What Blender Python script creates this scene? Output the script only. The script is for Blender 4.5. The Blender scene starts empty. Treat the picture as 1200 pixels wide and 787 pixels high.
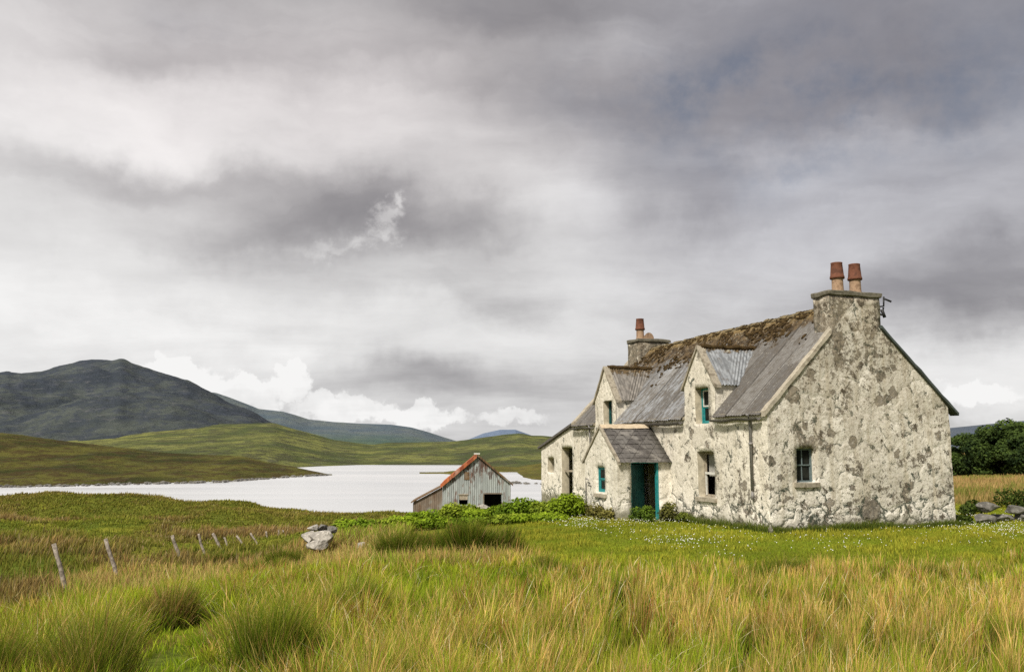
import bpy, bmesh, math, random
import numpy as np
from mathutils import Vector, noise as mnoise, Matrix

random.seed(7)
RNG = np.random.default_rng(11)
scene = bpy.context.scene
COL = scene.collection
PI = math.pi

# ------------------------------------------------------------------ camera
CAMZ = 2.33
FPX = 1000.0
PITCH = math.atan(131.5 / FPX)
cd = bpy.data.cameras.new('camera')
cam = bpy.data.objects.new('camera', cd)
COL.objects.link(cam)
cam.location = (0, 0, CAMZ)
cam.rotation_euler = (PI / 2 + PITCH, 0, 0)
cd.sensor_width = 36
cd.lens = 30
cd.clip_start = 0.1
cd.clip_end = 40000
scene.camera = cam
scene.view_settings.view_transform = 'Standard'
scene.view_settings.look = 'None'
scene.view_settings.exposure = 0
scene.render.film_transparent = False
scene.cycles.max_bounces = 6
scene.cycles.diffuse_bounces = 3
scene.cycles.glossy_bounces = 3
scene.cycles.transmission_bounces = 4
scene.cycles.transparent_max_bounces = 6
scene.cycles.use_denoising = False
scene.cycles.denoiser = 'OPENIMAGEDENOISE'
scene.cycles.sample_clamp_indirect = 2.0


def ray(px, py):
    b = 393.5 - py
    a = px - 600
    return (a, FPX * math.cos(PITCH) - b * math.sin(PITCH), FPX * math.sin(PITCH) + b * math.cos(PITCH))


def at(px, py, Y):
    d = ray(px, py)
    k = Y / d[1]
    return Vector((d[0] * k, Y, CAMZ + d[2] * k))


# ------------------------------------------------------------------ naming helpers
def tag(o, label=None, cat=None, group=None, kind=None):
    if label: o['label'] = label
    if cat: o['category'] = cat
    if group: o['group'] = group
    if kind: o['kind'] = kind
    return o


def empty(name, loc, rotz=0.0):
    o = bpy.data.objects.new(name, None)
    COL.objects.link(o)
    o.location = loc
    o.rotation_euler = (0, 0, rotz)
    o.empty_display_size = 0.2
    return o


def obj(name, bm, mat, parent=None, smooth=False):
    me = bpy.data.meshes.new(name)
    bm.to_mesh(me)
    bm.free()
    for m in (mat if isinstance(mat, (list, tuple)) else [mat]):
        me.materials.append(m)
    if smooth:
        me.polygons.foreach_set('use_smooth', [True] * len(me.polygons))
    o = bpy.data.objects.new(name, me)
    COL.objects.link(o)
    if parent is not None: o.parent = parent
    return o


# ------------------------------------------------------------------ bmesh shapes
def box(bm, x0, x1, y0, y1, z0, z1, mi=0, M=None):
    vs = [Vector((x, y, z)) for z in (z0, z1) for y in (y0, y1) for x in (x0, x1)]
    if M is not None: vs = [M @ v for v in vs]
    v = [bm.verts.new(c) for c in vs]
    for f in ((0, 2, 3, 1), (4, 5, 7, 6), (0, 1, 5, 4), (2, 6, 7, 3), (0, 4, 6, 2), (1, 3, 7, 5)):
        bm.faces.new([v[i] for i in f]).material_index = mi


def tube(bm, pts, radii, n=8, mi=0, cap=True):
    rings = []
    for i, p in enumerate(pts):
        p = Vector(p)
        d = (Vector(pts[min(i + 1, len(pts) - 1)]) - Vector(pts[max(i - 1, 0)])).normalized()
        a = d.orthogonal().normalized()
        if abs(d.z) > .9: a = Vector((1, 0, 0)) - d * d.x; a.normalize()
        b = d.cross(a)
        r = radii[i] if isinstance(radii, (list, tuple)) else radii
        rings.append([bm.verts.new(p + a * (r * math.cos(2 * PI * k / n)) + b * (r * math.sin(2 * PI * k / n))) for k in range(n)])
    for i in range(len(rings) - 1):
        for k in range(n):
            f = bm.faces.new((rings[i][k], rings[i][(k + 1) % n], rings[i + 1][(k + 1) % n], rings[i + 1][k]))
            f.material_index = mi
            f.smooth = True
    if cap:
        bm.faces.new(rings[0][::-1]).material_index = mi
        bm.faces.new(rings[-1]).material_index = mi


def poly(bm, pts, mi=0):
    f = bm.faces.new([bm.verts.new(p) for p in pts])
    f.material_index = mi
    return f


def prism(bm, pts, off, mi=0):
    """polygon pts extruded by vector off, closed"""
    a = [bm.verts.new(Vector(p)) for p in pts]
    b = [bm.verts.new(Vector(p) + Vector(off)) for p in pts]
    bm.faces.new(a).material_index = mi
    bm.faces.new(b[::-1]).material_index = mi
    n = len(pts)
    for i in range(n):
        bm.faces.new((a[(i + 1) % n], a[i], b[i], b[(i + 1) % n])).material_index = mi


def wob(p, amp, sc=1.3, seed=0.0):
    q = Vector((p[0] * sc + seed, p[1] * sc - seed, p[2] * sc + 2 * seed))
    return Vector(p) + amp * (mnoise.noise_vector(q) + .5 * mnoise.noise_vector(q * 2.7))


def roughen(bm, amp, sc=1.3, cuts=0, seed=0.0):
    if cuts:
        bmesh.ops.subdivide_edges(bm, edges=bm.edges[:], cuts=cuts, use_grid_fill=True)
    for v in bm.verts:
        v.co = wob(v.co, amp, sc, seed)


def wall(bm, mapf, a0, a1, z0, top, openings, reveal=.3, step=.16, amp=.022, breaks=(), rmi=0, slab=None):
    """wall sheet over (a,z) with openings [(a0,a1,z0,z1)] and reveals; mapf(a,z,d) gives the point d metres behind its face"""
    al = {round(a0, 4), round(a1, 4)} | {round(b, 4) for b in breaks}
    zl = {round(z0, 4)}
    for o in openings:
        al |= {round(o[0], 4), round(o[1], 4)}
        zl |= {round(o[2], 4), round(o[3], 4)}
    ztop = max(top(a0 + (a1 - a0) * i / 400.) for i in range(401))
    zl.add(round(ztop + .01, 4))

    def fill(s):
        s = sorted(s)
        out = []
        for p, q in zip(s[:-1], s[1:]):
            n = max(1, int(round((q - p) / step)))
            out += [p + (q - p) * i / n for i in range(n)]
        return out + [s[-1]]
    A, Z = fill(al), fill(zl)
    cache = {}

    def V(a, z, d=0.0):
        k = (round(a, 4), round(z, 4), round(d, 3))
        if k not in cache:
            cache[k] = bm.verts.new(wob(mapf(a, z, d), amp if d == 0 else amp * .3))
        return cache[k]

    def inop(a, z):
        return any(o[0] < a < o[1] and o[2] < z < o[3] for o in openings)
    for i in range(len(A) - 1):
        a, b = A[i], A[i + 1]
        ta, tb = top(a + 1e-4), top(b - 1e-4)
        lim = min(ta, tb)
        for j in range(len(Z) - 1):
            zl_, zh = Z[j], Z[j + 1]
            am, zm = (a + b) / 2, (zl_ + zh) / 2
            last = zh > lim - 1e-5
            if last and zl_ > lim: break
            if inop(am, zm):
                continue
            if not last:
                bm.faces.new((V(a, zl_), V(b, zl_), V(b, zh), V(a, zh)))
            else:
                p = [V(a, zl_), V(b, zl_)]
                if tb > zl_ + 1e-4: p.append(V(b, tb))
                if ta > zl_ + 1e-4: p.append(V(a, ta))
                if len(p) > 2: bm.faces.new(p)
            # reveals towards neighbouring openings
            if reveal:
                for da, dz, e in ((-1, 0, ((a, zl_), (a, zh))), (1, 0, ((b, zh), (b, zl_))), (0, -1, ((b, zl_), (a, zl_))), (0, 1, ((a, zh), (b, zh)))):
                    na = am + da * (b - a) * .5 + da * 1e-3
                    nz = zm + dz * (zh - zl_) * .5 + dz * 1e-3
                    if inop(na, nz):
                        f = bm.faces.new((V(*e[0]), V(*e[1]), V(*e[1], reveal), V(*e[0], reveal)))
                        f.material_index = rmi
            if last: break


# ------------------------------------------------------------------ material node helper
class NT:
    def __init__(self, name=None, tree=None):
        if tree is None:
            self.mat = bpy.data.materials.new(name)
            self.mat.use_nodes = True
            tree = self.mat.node_tree
        self.t = tree
        tree.nodes.clear()

    def n(self, typ, **kw):
        nd = self.t.nodes.new(typ)
        for k, v in kw.items(): setattr(nd, k, v)
        return nd

    def put(self, sock, v):
        if v is None: return
        if hasattr(v, 'is_output') or isinstance(v, bpy.types.NodeSocket):
            self.t.links.new(v, sock)
        else:
            if sock.type == 'RGBA' and len(v) == 3: v = (*v, 1)
            sock.default_value = v

    def math(self, op, a, b=None, c=None, clamp=False):
        nd = self.n('ShaderNodeMath', operation=op, use_clamp=clamp)
        self.put(nd.inputs[0], a)
        if b is not None: self.put(nd.inputs[1], b)
        if c is not None: self.put(nd.inputs[2], c)
        return nd.outputs[0]

    def add(self, a, b): return self.math('ADD', a, b)
    def sub(self, a, b): return self.math('SUBTRACT', a, b)
    def mul(self, a, b): return self.math('MULTIPLY', a, b)

    def vmath(self, op, a, b=None):
        nd = self.n('ShaderNodeVectorMath', operation=op)
        self.put(nd.inputs[0], a)
        if b is not None: self.put(nd.inputs[3 if op == 'SCALE' else 1], b)
        return nd.outputs[1 if op in ('DOT_PRODUCT', 'LENGTH', 'DISTANCE') else 0]

    def coord(self, which='Object'):
        return self.n('ShaderNodeTexCoord').outputs[which]

    def mapping(self, v, scale=(1, 1, 1), loc=(0, 0, 0), rot=(0, 0, 0)):
        nd = self.n('ShaderNodeMapping')
        self.put(nd.inputs['Vector'], v)
        nd.inputs['Scale'].default_value = scale
        nd.inputs['Location'].default_value = loc
        nd.inputs['Rotation'].default_value = rot
        return nd.outputs[0]

    def noise(self, v, scale, detail=5, rough=.55, dist=0.0, color=False):
        nd = self.n('ShaderNodeTexNoise')
        self.put(nd.inputs['Vector'], v)
        nd.inputs['Scale'].default_value = scale
        nd.inputs['Detail'].default_value = detail
        nd.inputs['Roughness'].default_value = rough
        nd.inputs['Distortion'].default_value = dist
        return nd.outputs[1 if color else 0]

    def voronoi(self, v, scale, feature='F1', rand=1.0):
        nd = self.n('ShaderNodeTexVoronoi', feature=feature)
        self.put(nd.inputs['Vector'], v)
        nd.inputs['Scale'].default_value = scale
        nd.inputs['Randomness'].default_value = rand
        return nd

    def rng(self, v, a, b, c=0.0, d=1.0, smooth=True):
        nd = self.n('ShaderNodeMapRange', interpolation_type='SMOOTHSTEP' if smooth else 'LINEAR')
        self.put(nd.inputs[0], v)
        for i, x in enumerate((a, b, c, d)): self.put(nd.inputs[1 + i], x)
        return nd.outputs[0]

    def mix(self, f, a, b, blend='MIX'):
        nd = self.n('ShaderNodeMix', data_type='RGBA', blend_type=blend)
        self.put(nd.inputs[0], f)
        self.put(nd.inputs[6], a)
        self.put(nd.inputs[7], b)
        return nd.outputs[2]

    def sep(self, v):
        return self.n('ShaderNodeSeparateXYZ'), v

    def xyz(self, v):
        nd = self.n('ShaderNodeSeparateXYZ')
        self.put(nd.inputs[0], v)
        return nd.outputs

    def comb(self, x, y, z):
        nd = self.n('ShaderNodeCombineXYZ')
        for i, q in enumerate((x, y, z)): self.put(nd.inputs[i], q)
        return nd.outputs[0]

    def bump(self, h, strength=.5, dist=.02):
        nd = self.n('ShaderNodeBump')
        self.put(nd.inputs['Height'], h)
        nd.inputs['Strength'].default_value = strength
        nd.inputs['Distance'].default_value = dist
        return nd.outputs[0]

    def out(self, col, rough=.9, normal=None, spec=.3, metal=0.0, **kw):
        b = self.n('ShaderNodeBsdfPrincipled')
        self.put(b.inputs['Base Color'], col)
        self.put(b.inputs['Roughness'], rough)
        self.put(b.inputs['Metallic'], metal)
        b.inputs['Specular IOR Level'].default_value = spec
        if normal is not None: self.put(b.inputs['Normal'], normal)
        for k, v in kw.items(): self.put(b.inputs[k], v)
        o = self.n('ShaderNodeOutputMaterial')
        self.t.links.new(b.outputs[0], o.inputs[0])
        return self.mat


def simple(name, col, rough=.8, var=.35, sc=6.0, spec=.3, dark=None, darkamt=.5):
    m = NT(name)
    v = m.coord()
    n1 = m.noise(v, sc, 6, .6)
    n2 = m.noise(v, sc * 6, 3, .6)
    f = m.add(m.mul(n1, .7), m.mul(n2, .3))
    lo = tuple(c * (1 - var) for c in col)
    hi = tuple(min(1, c * (1 + var)) for c in col)
    c = m.mix(m.rng(f, .3, .7), lo, hi)
    if dark: c = m.mix(m.mul(m.rng(n1, .55 - .1 * darkamt, .62), darkamt), c, dark)
    return m.out(c, rough, m.bump(f, .3, .01), spec)


def m_harling(name, peel=.0, white=(.70, .64, .52), stones=1.0, dirt=1.0, zones=(), base=0.0):
    """whitewashed rubble wall: thick limewash with soft bulges, flaked patches, dark pits, stain runs"""
    m = NT(name)
    v = m.coord()
    zc = m.xyz(v)[2]
    wv = m.vmath('ADD', v, m.vmath('SCALE', m.vmath('SUBTRACT', m.noise(v, 1.7, 4, .6, color=True), (.5, .5, .5)), .75))
    wv2 = m.vmath('ADD', v, m.vmath('SCALE', m.vmath('SUBTRACT', m.noise(v, 4.5, 4, .65, color=True), (.5, .5, .5)), .30))
    big = m.noise(v, .50, 3, .5)
    mid = m.noise(wv, 1.5, 9, .66)
    mid2 = m.noise(wv2, 4.6, 8, .68)
    fine = m.noise(v, 9.0, 8, .72)
    grit = m.noise(v, 38.0, 4, .65)
    tiny_ = m.noise(wv2, 17.0, 5, .75)
    vo = m.voronoi(wv, 1.55, rand=.9)
    vid = m.xyz(vo.outputs['Color'])
    ve = m.voronoi(wv, 1.55, 'DISTANCE_TO_EDGE', .9).outputs['Distance']
    vs = m.voronoi(wv2, 4.0)
    vsid = m.xyz(vs.outputs['Color'])
    low = m.rng(m.add(zc, m.mul(m.sub(mid, .5), 1.2)), 1.25, .25)
    # limewash tone
    streak = m.noise(m.mapping(v, (2.6, 2.6, .28)), 1.5, 6, .62)
    pc = m.mix(m.rng(fine, .32, .66), tuple(c * .78 for c in white), white)
    pc = m.mix(m.mul(m.rng(big, .45, .64), .55 * dirt), pc, (.46, .43, .36))
    pc = m.mix(m.mul(m.rng(streak, .46, .66), .50 * dirt), pc, (.42, .36, .25))
    pc = m.mix(m.mul(m.rng(mid2, .50, .66), .60 * dirt), pc, (.34, .30, .23))
    pc = m.mix(m.mul(m.rng(fine, .54, .64), .60 * dirt), pc, (.25, .215, .165))
    pc = m.mix(m.mul(m.rng(tiny_, .54, .66), .50 * dirt), pc, (.20, .17, .13))
    pc = m.mix(m.mul(m.rng(vid[1], .45, .95), .28 * stones), pc, (.40, .36, .29))
    pc = m.mix(m.mul(m.rng(m.noise(wv2, 1.0, 6, .7), .56, .66), .45), pc, (.80, .75, .64))
    # bare stone and old render below it
    sc_ = m.mix(vsid[0], (.07, .06, .047), (.235, .205, .165))
    vse = m.voronoi(wv2, 4.0, 'DISTANCE_TO_EDGE').outputs['Distance']
    sc_ = m.mix(m.rng(fine, .42, .66), sc_, (.33, .28, .21))
    sc_ = m.mix(m.mul(m.rng(vse, .10, .02), .7), sc_, (.045, .036, .026))
    sc_ = m.mix(m.mul(m.rng(grit, .46, .64), .55), sc_, (.035, .028, .02))
    tiny = m.noise(v, 21.0, 5, .7)
    t = m.add(m.mul(mid, .20), m.add(m.mul(mid2, .44), m.add(m.mul(fine, .34), m.mul(tiny, .14))))
    t = m.add(t, m.mul(m.sub(big, .5), .30))
    t = m.add(t, m.mul(m.rng(vid[2], .90, .94), .07 * stones))
    t = m.add(t, m.mul(m.rng(vsid[2], .90, .94), .12 * stones))
    t = m.add(t, m.add(base, m.mul(low, .02)))
    P3 = m.xyz(wv)
    for (ax, c_, r_, zc_, rz_, amt) in zones:
        q_ = m.math('POWER', m.math('DIVIDE', m.sub(P3[ax], c_), r_), 2.0)
        q2 = m.math('POWER', m.math('DIVIDE', m.sub(P3[2], zc_), rz_), 2.0)
        t = m.add(t, m.mul(m.math('EXPONENT', m.mul(m.add(q_, q2), -1.0)), amt))
    pc = m.mix(m.mul(low, .55), pc, m.mix(.5, pc, (.95, .91, .82)))
    thr = .655 - peel
    peelm = m.rng(t, thr, thr + .03)
    col = m.mix(m.mul(peelm, .9), pc, sc_)
    lip = m.mul(m.rng(t, thr - .022, thr - .002), m.rng(t, thr + .028, thr + .006))
    col = m.mix(m.mul(lip, .55), col, (.075, .06, .042))
    # joints show only here and there, mostly low down
    jn = m.noise(v, 2.3, 5, .65)
    jt = m.sub(.55 - peel * .5, m.mul(low, .16))
    jm = m.mul(m.rng(ve, .06, .0), m.rng(jn, jt, m.add(jt, .05)))
    pit = m.rng(m.noise(wv2, 5.2, 6, .74), .655 - peel * .55, .70 - peel * .55)
    pit2 = m.mul(m.rng(m.noise(wv2, 13, 5, .72), .57, .62), m.rng(mid2, .42, .54))
    col = m.mix(m.mul(jm, .95), col, (.04, .055, .04))
    col = m.mix(m.mul(pit, .95), col, (.042, .034, .026))
    col = m.mix(m.mul(pit2, .75), col, (.085, .07, .052))
    up = m.mul(m.rng(zc, 1.2, 3.2), max(0.0, dirt - .6) * 1.3)
    col = m.mix(m.mul(up, m.rng(m.add(m.mul(mid, .5), m.mul(fine, .5)), .42, .58)), col, m.mix(.55, col, (.30, .25, .18)))
    pit3 = m.rng(m.noise(wv2, 3.1, 7, .68), .625 - peel * .6, .65 - peel * .6)
    pit3 = m.mul(pit3, m.rng(m.add(t, m.mul(m.sub(mid, .5), .3)), thr - .12, thr - .06))
    col = m.mix(m.mul(pit3, .85), col, m.mix(fine, (.03, .025, .018), (.12, .095, .065)))
    # damp foot
    col = m.mix(m.mul(m.rng(m.add(zc, m.mul(m.sub(mid, .5), 1.0)), .38, .05), .75), col, (.11, .105, .05))
    h = m.mul(m.rng(ve, 0, .20), m.add(.45, m.mul(low, .75)))
    h = m.add(h, m.mul(fine, .55))
    h = m.add(h, m.mul(mid2, .8))
    h = m.sub(h, m.mul(peelm, .30))
    h = m.sub(h, m.mul(pit, .55))
    h = m.add(h, m.mul(grit, .16))
    return m.out(col, .95, m.bump(h, .62, .045), .12)


def m_roof():
    m = NT('weathered sheet roof')
    v = m.coord()
    X = m.xyz(v)
    z, s = X[2], X[1]
    wav = m.noise(m.mapping(v, (.7, 2.4, .7)), 2.0, 6, .65)      # streaks down the slope
    n2 = m.noise(v, 1.1, 5, .6)
    n3 = m.noise(v, 14, 5, .7)
    sheet = m.noise(m.comb(m.math('FLOOR', m.mul(s, 1.07)), m.math('FLOOR', m.mul(z, .62)), 0.0), 7.3, 0, .5)
    col = m.mix(m.rng(sheet, .3, .7), (.115, .107, .098), (.245, .235, .22))
    col = m.mix(m.mul(m.rng(wav, .45, .7), .6), col, (.115, .10, .085))
    # bluish white zinc bloom in the middle bay
    bay = m.mul(m.rng(s, 4.6, 5.6), m.rng(s, 11.5, 9.5))
    bl = m.mul(m.rng(m.add(m.noise(m.mapping(v, (1.0, 3.2, 1.0)), 2.4, 7, .7), m.mul(m.sub(n2, .5), .5)), .42, .60), bay)
    col = m.mix(m.mul(bl, .75), col, (.315, .33, .35))
    col = m.mix(m.mul(m.rng(n3, .55, .75), .4), col, (.05, .045, .035))
    mot = m.noise(v, 4.2, 9, .76)
    col = m.mix(m.mul(m.rng(mot, .46, .62), .65), col, (.085, .070, .052))
    col = m.mix(m.mul(m.rng(m.noise(v, 12, 6, .75), .57, .64), .6), col, (.37, .355, .31))
    # moss
    mz = m.add(m.add(z, m.mul(m.sub(n2, .5), 2.2)), m.mul(m.sub(m.noise(v, 5, 6, .7), .5), 1.3))
    thr = m.rng(s, 0.0, 6.0, 6.15, 5.65)
    mm = m.rng(m.sub(mz, thr), -.15, .25)
    mc = m.mix(m.rng(m.noise(v, 3.2, 6, .7), .4, .62), (.035, .023, .012), (.125, .085, .042))
    mc = m.mix(m.mul(m.rng(m.add(z, m.mul(m.noise(v, 4, 4), .4)), 6.55, 6.85), .5), mc, (.30, .21, .085))
    mc = m.mix(m.rng(m.noise(v, 11, 4, .7), .58, .66), mc, (.32, .29, .22))
    col = m.mix(mm, col, mc)
    fs = m.math('FRACT', m.math('DIVIDE', m.sub(s, .10), .905))
    col = m.mix(m.mul(m.mul(m.rng(m.math('ABSOLUTE', m.sub(fs, .03)), .045, .015), m.rng(m.noise(v, 1.7, 3), .30, .5)), .85), col, (.030, .025, .020))
    rib = m.math('SINE', m.mul(s, 2 * PI / .105))
    h = m.add(m.mul(rib, .12), m.add(m.mul(n3, .25), m.mul(mm, m.mul(m.noise(v, 9, 5, .7), 1.5))))
    return m.out(col, m.mix(mm, (.6, .6, .6), (.95, .95, .95)), m.bump(h, .7, .04), .3)


def m_dormer_roof(name, base, moss=.5):
    m = NT(name)
    v = m.coord()
    z = m.xyz(v)[2]
    n1 = m.noise(m.mapping(v, (2.5, 1, 1)), 3, 6, .65)
    n2 = m.noise(v, 4.5, 6, .7)
    col = m.mix(m.rng(n1, .38, .62), tuple(c * .55 for c in base), base)
    col = m.mix(m.mul(m.rng(n2, .55, .7), .6), col, (.09, .065, .045))
    mk = m.rng(m.add(z, m.mul(m.sub(n2, .5), 1.2)), 5.55 - moss * .25, 5.72 - moss * .25)
    col = m.mix(mk, col, m.mix(m.rng(m.noise(v, 8, 4), .4, .6), (.045, .032, .016), (.13, .09, .045)))
    col = m.mix(m.mul(mk, m.rng(m.noise(v, 3.1, 3), .62, .68)), col, (.42, .39, .29))
    return m.out(col, .75, m.bump(n2, .5, .02), .3)


def m_slate():
    m = NT('slab slate')
    v = m.coord()
    X = m.xyz(v)
    n = m.noise(v, 1.6, 6, .65)
    n2 = m.noise(v, 9, 5, .7)
    p, q = X[0], m.mul(X[2], 1.3)
    a, b = m.mul(m.add(p, q), 1.75), m.mul(m.sub(p, q), 1.75)
    cell = m.noise(m.comb(m.math('FLOOR', a), m.math('FLOOR', b), 0.0), 5.1, 0)
    fa = m.math('ABSOLUTE', m.sub(m.math('FRACT', a), .5))
    fb = m.math('ABSOLUTE', m.sub(m.math('FRACT', b), .5))
    e = m.rng(m.math('MAXIMUM', fa, fb), .455, .49)
    col = m.mix(m.rng(cell, .3, .7), (.085, .077, .070), (.15, .14, .128))
    col = m.mix(m.mul(m.rng(n, .5, .66), .6), col, (.30, .28, .25))
    col = m.mix(m.mul(m.rng(n2, .55, .68), .5), col, (.035, .03, .022))
    col = m.mix(m.mul(e, .45), col, (.03, .025, .02))
    wallside = m.rng(m.add(X[0], m.mul(n, .5)), -.15, .22)
    col = m.mix(m.mul(wallside, .8), col, (.03, .027, .02))
    return m.out(col, .6, m.bump(m.sub(n2, m.mul(e, 2.)), .5, .015), .4)


def m_attr(name, trans=.35, rough=.75, spec=.15, sat=1.0):
    """diffuse plus translucent leaf/blade material coloured by the mesh's own colour layer"""
    m = NT(name)
    a = m.n('ShaderNodeAttribute', attribute_name='col')
    d = m.n('ShaderNodeBsdfPrincipled')
    m.put(d.inputs['Base Color'], a.outputs[0])
    d.inputs['Roughness'].default_value = rough
    d.inputs['Specular IOR Level'].default_value = spec
    t = m.n('ShaderNodeBsdfTranslucent')
    m.put(t.inputs[0], a.outputs[0])
    mx = m.n('ShaderNodeMixShader')
    mx.inputs[0].default_value = trans
    m.t.links.new(d.outputs[0], mx.inputs[1])
    m.t.links.new(t.outputs[0], mx.inputs[2])
    o = m.n('ShaderNodeOutputMaterial')
    m.t.links.new(mx.outputs[0], o.inputs[0])
    return m.mat


def m_stone(name, base=(.30, .29, .27)):
    m = NT(name)
    v = m.coord()
    n = m.noise(v, 2.5, 7, .65)
    n2 = m.noise(v, 11, 6, .7)
    col = m.mix(m.rng(n, .35, .65), tuple(c * .5 for c in base), base)
    col = m.mix(m.mul(m.rng(n2, .54, .64), .5), col, tuple(min(1, c * 1.7) for c in base))
    col = m.mix(m.mul(m.rng(m.noise(v, 5, 5), .56, .66), .7), col, (.07, .065, .05))
    return m.out(col, .95, m.bump(m.add(n, m.mul(n2, .6)), .7, .05), .2)


M = {}
M['front'] = m_harling('limewash front', peel=.025, white=(.86, .80, .68), stones=.9, dirt=.6, base=-.075, zones=((1, .9, 1.6, 1.2, 1.6, .085), (1, 4.4, .5, 2.2, .9, .07), (1, 4.0, 3.0, .2, .7, .055), (1, 2.6, .7, 2.6, .5, .05)))
M['gable'] = m_harling('limewash gable', peel=.06, white=(.86, .81, .715), stones=1.2, dirt=1.15, base=-.05, zones=((0, 3.1, 1.1, 4.4, 1.6, .065), (0, 1.0, .9, 2.6, .8, .03), (0, 2.2, .8, 3.2, .8, .05)))
M['porchw'] = m_harling('limewash porch', peel=-.02, white=(.84, .79, .68), stones=.3, dirt=.55, base=-.07)
M['chim'] = m_harling('chimney render', peel=.11, white=(.66, .60, .50), stones=1.2, dirt=1.3)
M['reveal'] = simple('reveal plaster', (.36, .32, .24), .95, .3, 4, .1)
M['roof'] = m_roof()
M['droofA'] = m_dormer_roof('bluish corrugated sheet', (.29, .305, .32), .45)
M['droofB'] = m_dormer_roof('mossy corrugated sheet', (.25, .23, .205), 1.1)
M['slate'] = m_slate()
M['coping'] = simple('coping mortar', (.36, .32, .25), .95, .4, 5, .1, (.10, .08, .055), .7)
M['cope_pale'] = simple('pale skew mortar', (.42, .375, .295), .95, .35, 4, .1, (.14, .11, .08), .6)
M['capstone'] = simple('chimney cap stone', (.17, .155, .12), .95, .5, 6, .1, (.05, .045, .03), .6)
M['terra'] = simple('terracotta', (.165, .070, .044), .9, .4, 4, .1, (.07, .035, .025), .8)
M['pot_tan'] = simple('buff clay', (.36, .245, .16), .9, .35, 5, .1, (.14, .085, .055), .7)
M['teal'] = simple('teal paint', (.015, .22, .225), .6, .25, 8, .4, (.16, .22, .2), .3)
M['teal_shaded'] = simple('shaded teal paint', (.009, .062, .058), .6, .35, 5, .4)  # teal darkened for the shadow over the open door leaf
M['white_paint'] = simple('white paint', (.62, .61, .56), .7, .2, 8, .3, (.3, .28, .23), .5)
M['grey_paint'] = simple('blue grey paint', (.14, .18, .18), .7, .3, 8, .3)
M['pipe'] = simple('grey iron pipe', (.22, .21, .20), .7, .3, 7, .4, (.10, .06, .04), .4)
M['gutter'] = simple('gutter', (.10, .09, .08), .7, .3, 5, .4)
M['iron'] = simple('black iron', (.02, .02, .02), .6, .3, 5, .4)
M['verge'] = simple('green flashing', (.055, .068, .062), .6, .3, 4, .4)
M['boards'] = simple('bleached boards', (.34, .29, .22), .9, .4, 5, .2)
M['curtain'] = simple('net curtain', (.30, .29, .26), .9, .3, 9, .1)
M['dark'] = simple('dark interior', (.02, .017, .014), .95, .4, 3, .05)
M['stone'] = m_stone('field stone', (.20, .19, .17))
M['stone_pale'] = m_stone('pale field stone', (.46, .43, .38))
M['moss'] = simple('moss', (.075, .050, .022), 1.0, .8, 4, .05, (.028, .018, .010), .8)
M['blade'] = m_attr('grass blades', .38)
M['leaf'] = m_attr('leaves', .32)
M['treeleaf'] = m_attr('tree leaves', .2)
M['petal'] = simple('clover petals', (.8, .8, .75), .9, .05, 5, .1)
M['bark'] = simple('bark', (.07, .055, .04), .95, .4, 8, .1)


def m_glass():
    m = NT('old window glass')
    v = m.coord()
    n = m.noise(v, 3, 4)
    col = m.mix(m.rng(n, .4, .65), (.006, .007, .006), (.022, .024, .02))
    return m.out(col, .25, m.bump(n, .1, .02), .06)


M['glass'] = m_glass()

# ------------------------------------------------------------------ numpy noise
def _hash(ix, iy, seed):
    h = (ix.astype(np.int64) * 374761393 + iy.astype(np.int64) * 668265263 + seed * 1442695041) & 0x7fffffff
    h = ((h ^ (h >> 13)) * 1274126177) & 0x7fffffff
    return ((h ^ (h >> 16)) & 0xffff) / 65535.0


def vnoise(x, y, seed=0):
    ix, iy = np.floor(x), np.floor(y)
    fx, fy = x - ix, y - iy
    fx = fx * fx * (3 - 2 * fx)
    fy = fy * fy * (3 - 2 * fy)
    a, b = _hash(ix, iy, seed), _hash(ix + 1, iy, seed)
    c, d = _hash(ix, iy + 1, seed), _hash(ix + 1, iy + 1, seed)
    return (a * (1 - fx) + b * fx) * (1 - fy) + (c * (1 - fx) + d * fx) * fy


def fbm(x, y, sc, seed=0, oct=4, gain=.5):
    x = np.asarray(x, float) / sc
    y = np.asarray(y, float) / sc
    s, amp, tot = 0, 1.0, 0
    for o in range(oct):
        s = s + amp * vnoise(x + 17.3 * o, y - 9.1 * o, seed + o)
        tot += amp
        amp *= gain
        x, y = x * 2.03, y * 2.03
    return s / tot


def sst(a, b, x):
    t = np.clip((np.asarray(x, float) - a) / (b - a), 0, 1)
    return t * t * (3 - 2 * t)


# ------------------------------------------------------------------ ground shape
HA = (7.26, 24.4)                       # near corner of the cottage
HU = (-0.31096, 0.95042)                # along its front wall, away from the camera
HV = (0.95042, 0.31096)                 # along its gable
HROT = math.atan2(HV[1], HV[0])


def hw(t, s, z=0.0):
    return Vector((HA[0] + t * HV[0] + s * HU[0], HA[1] + t * HV[1] + s * HU[1], z))


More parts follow.
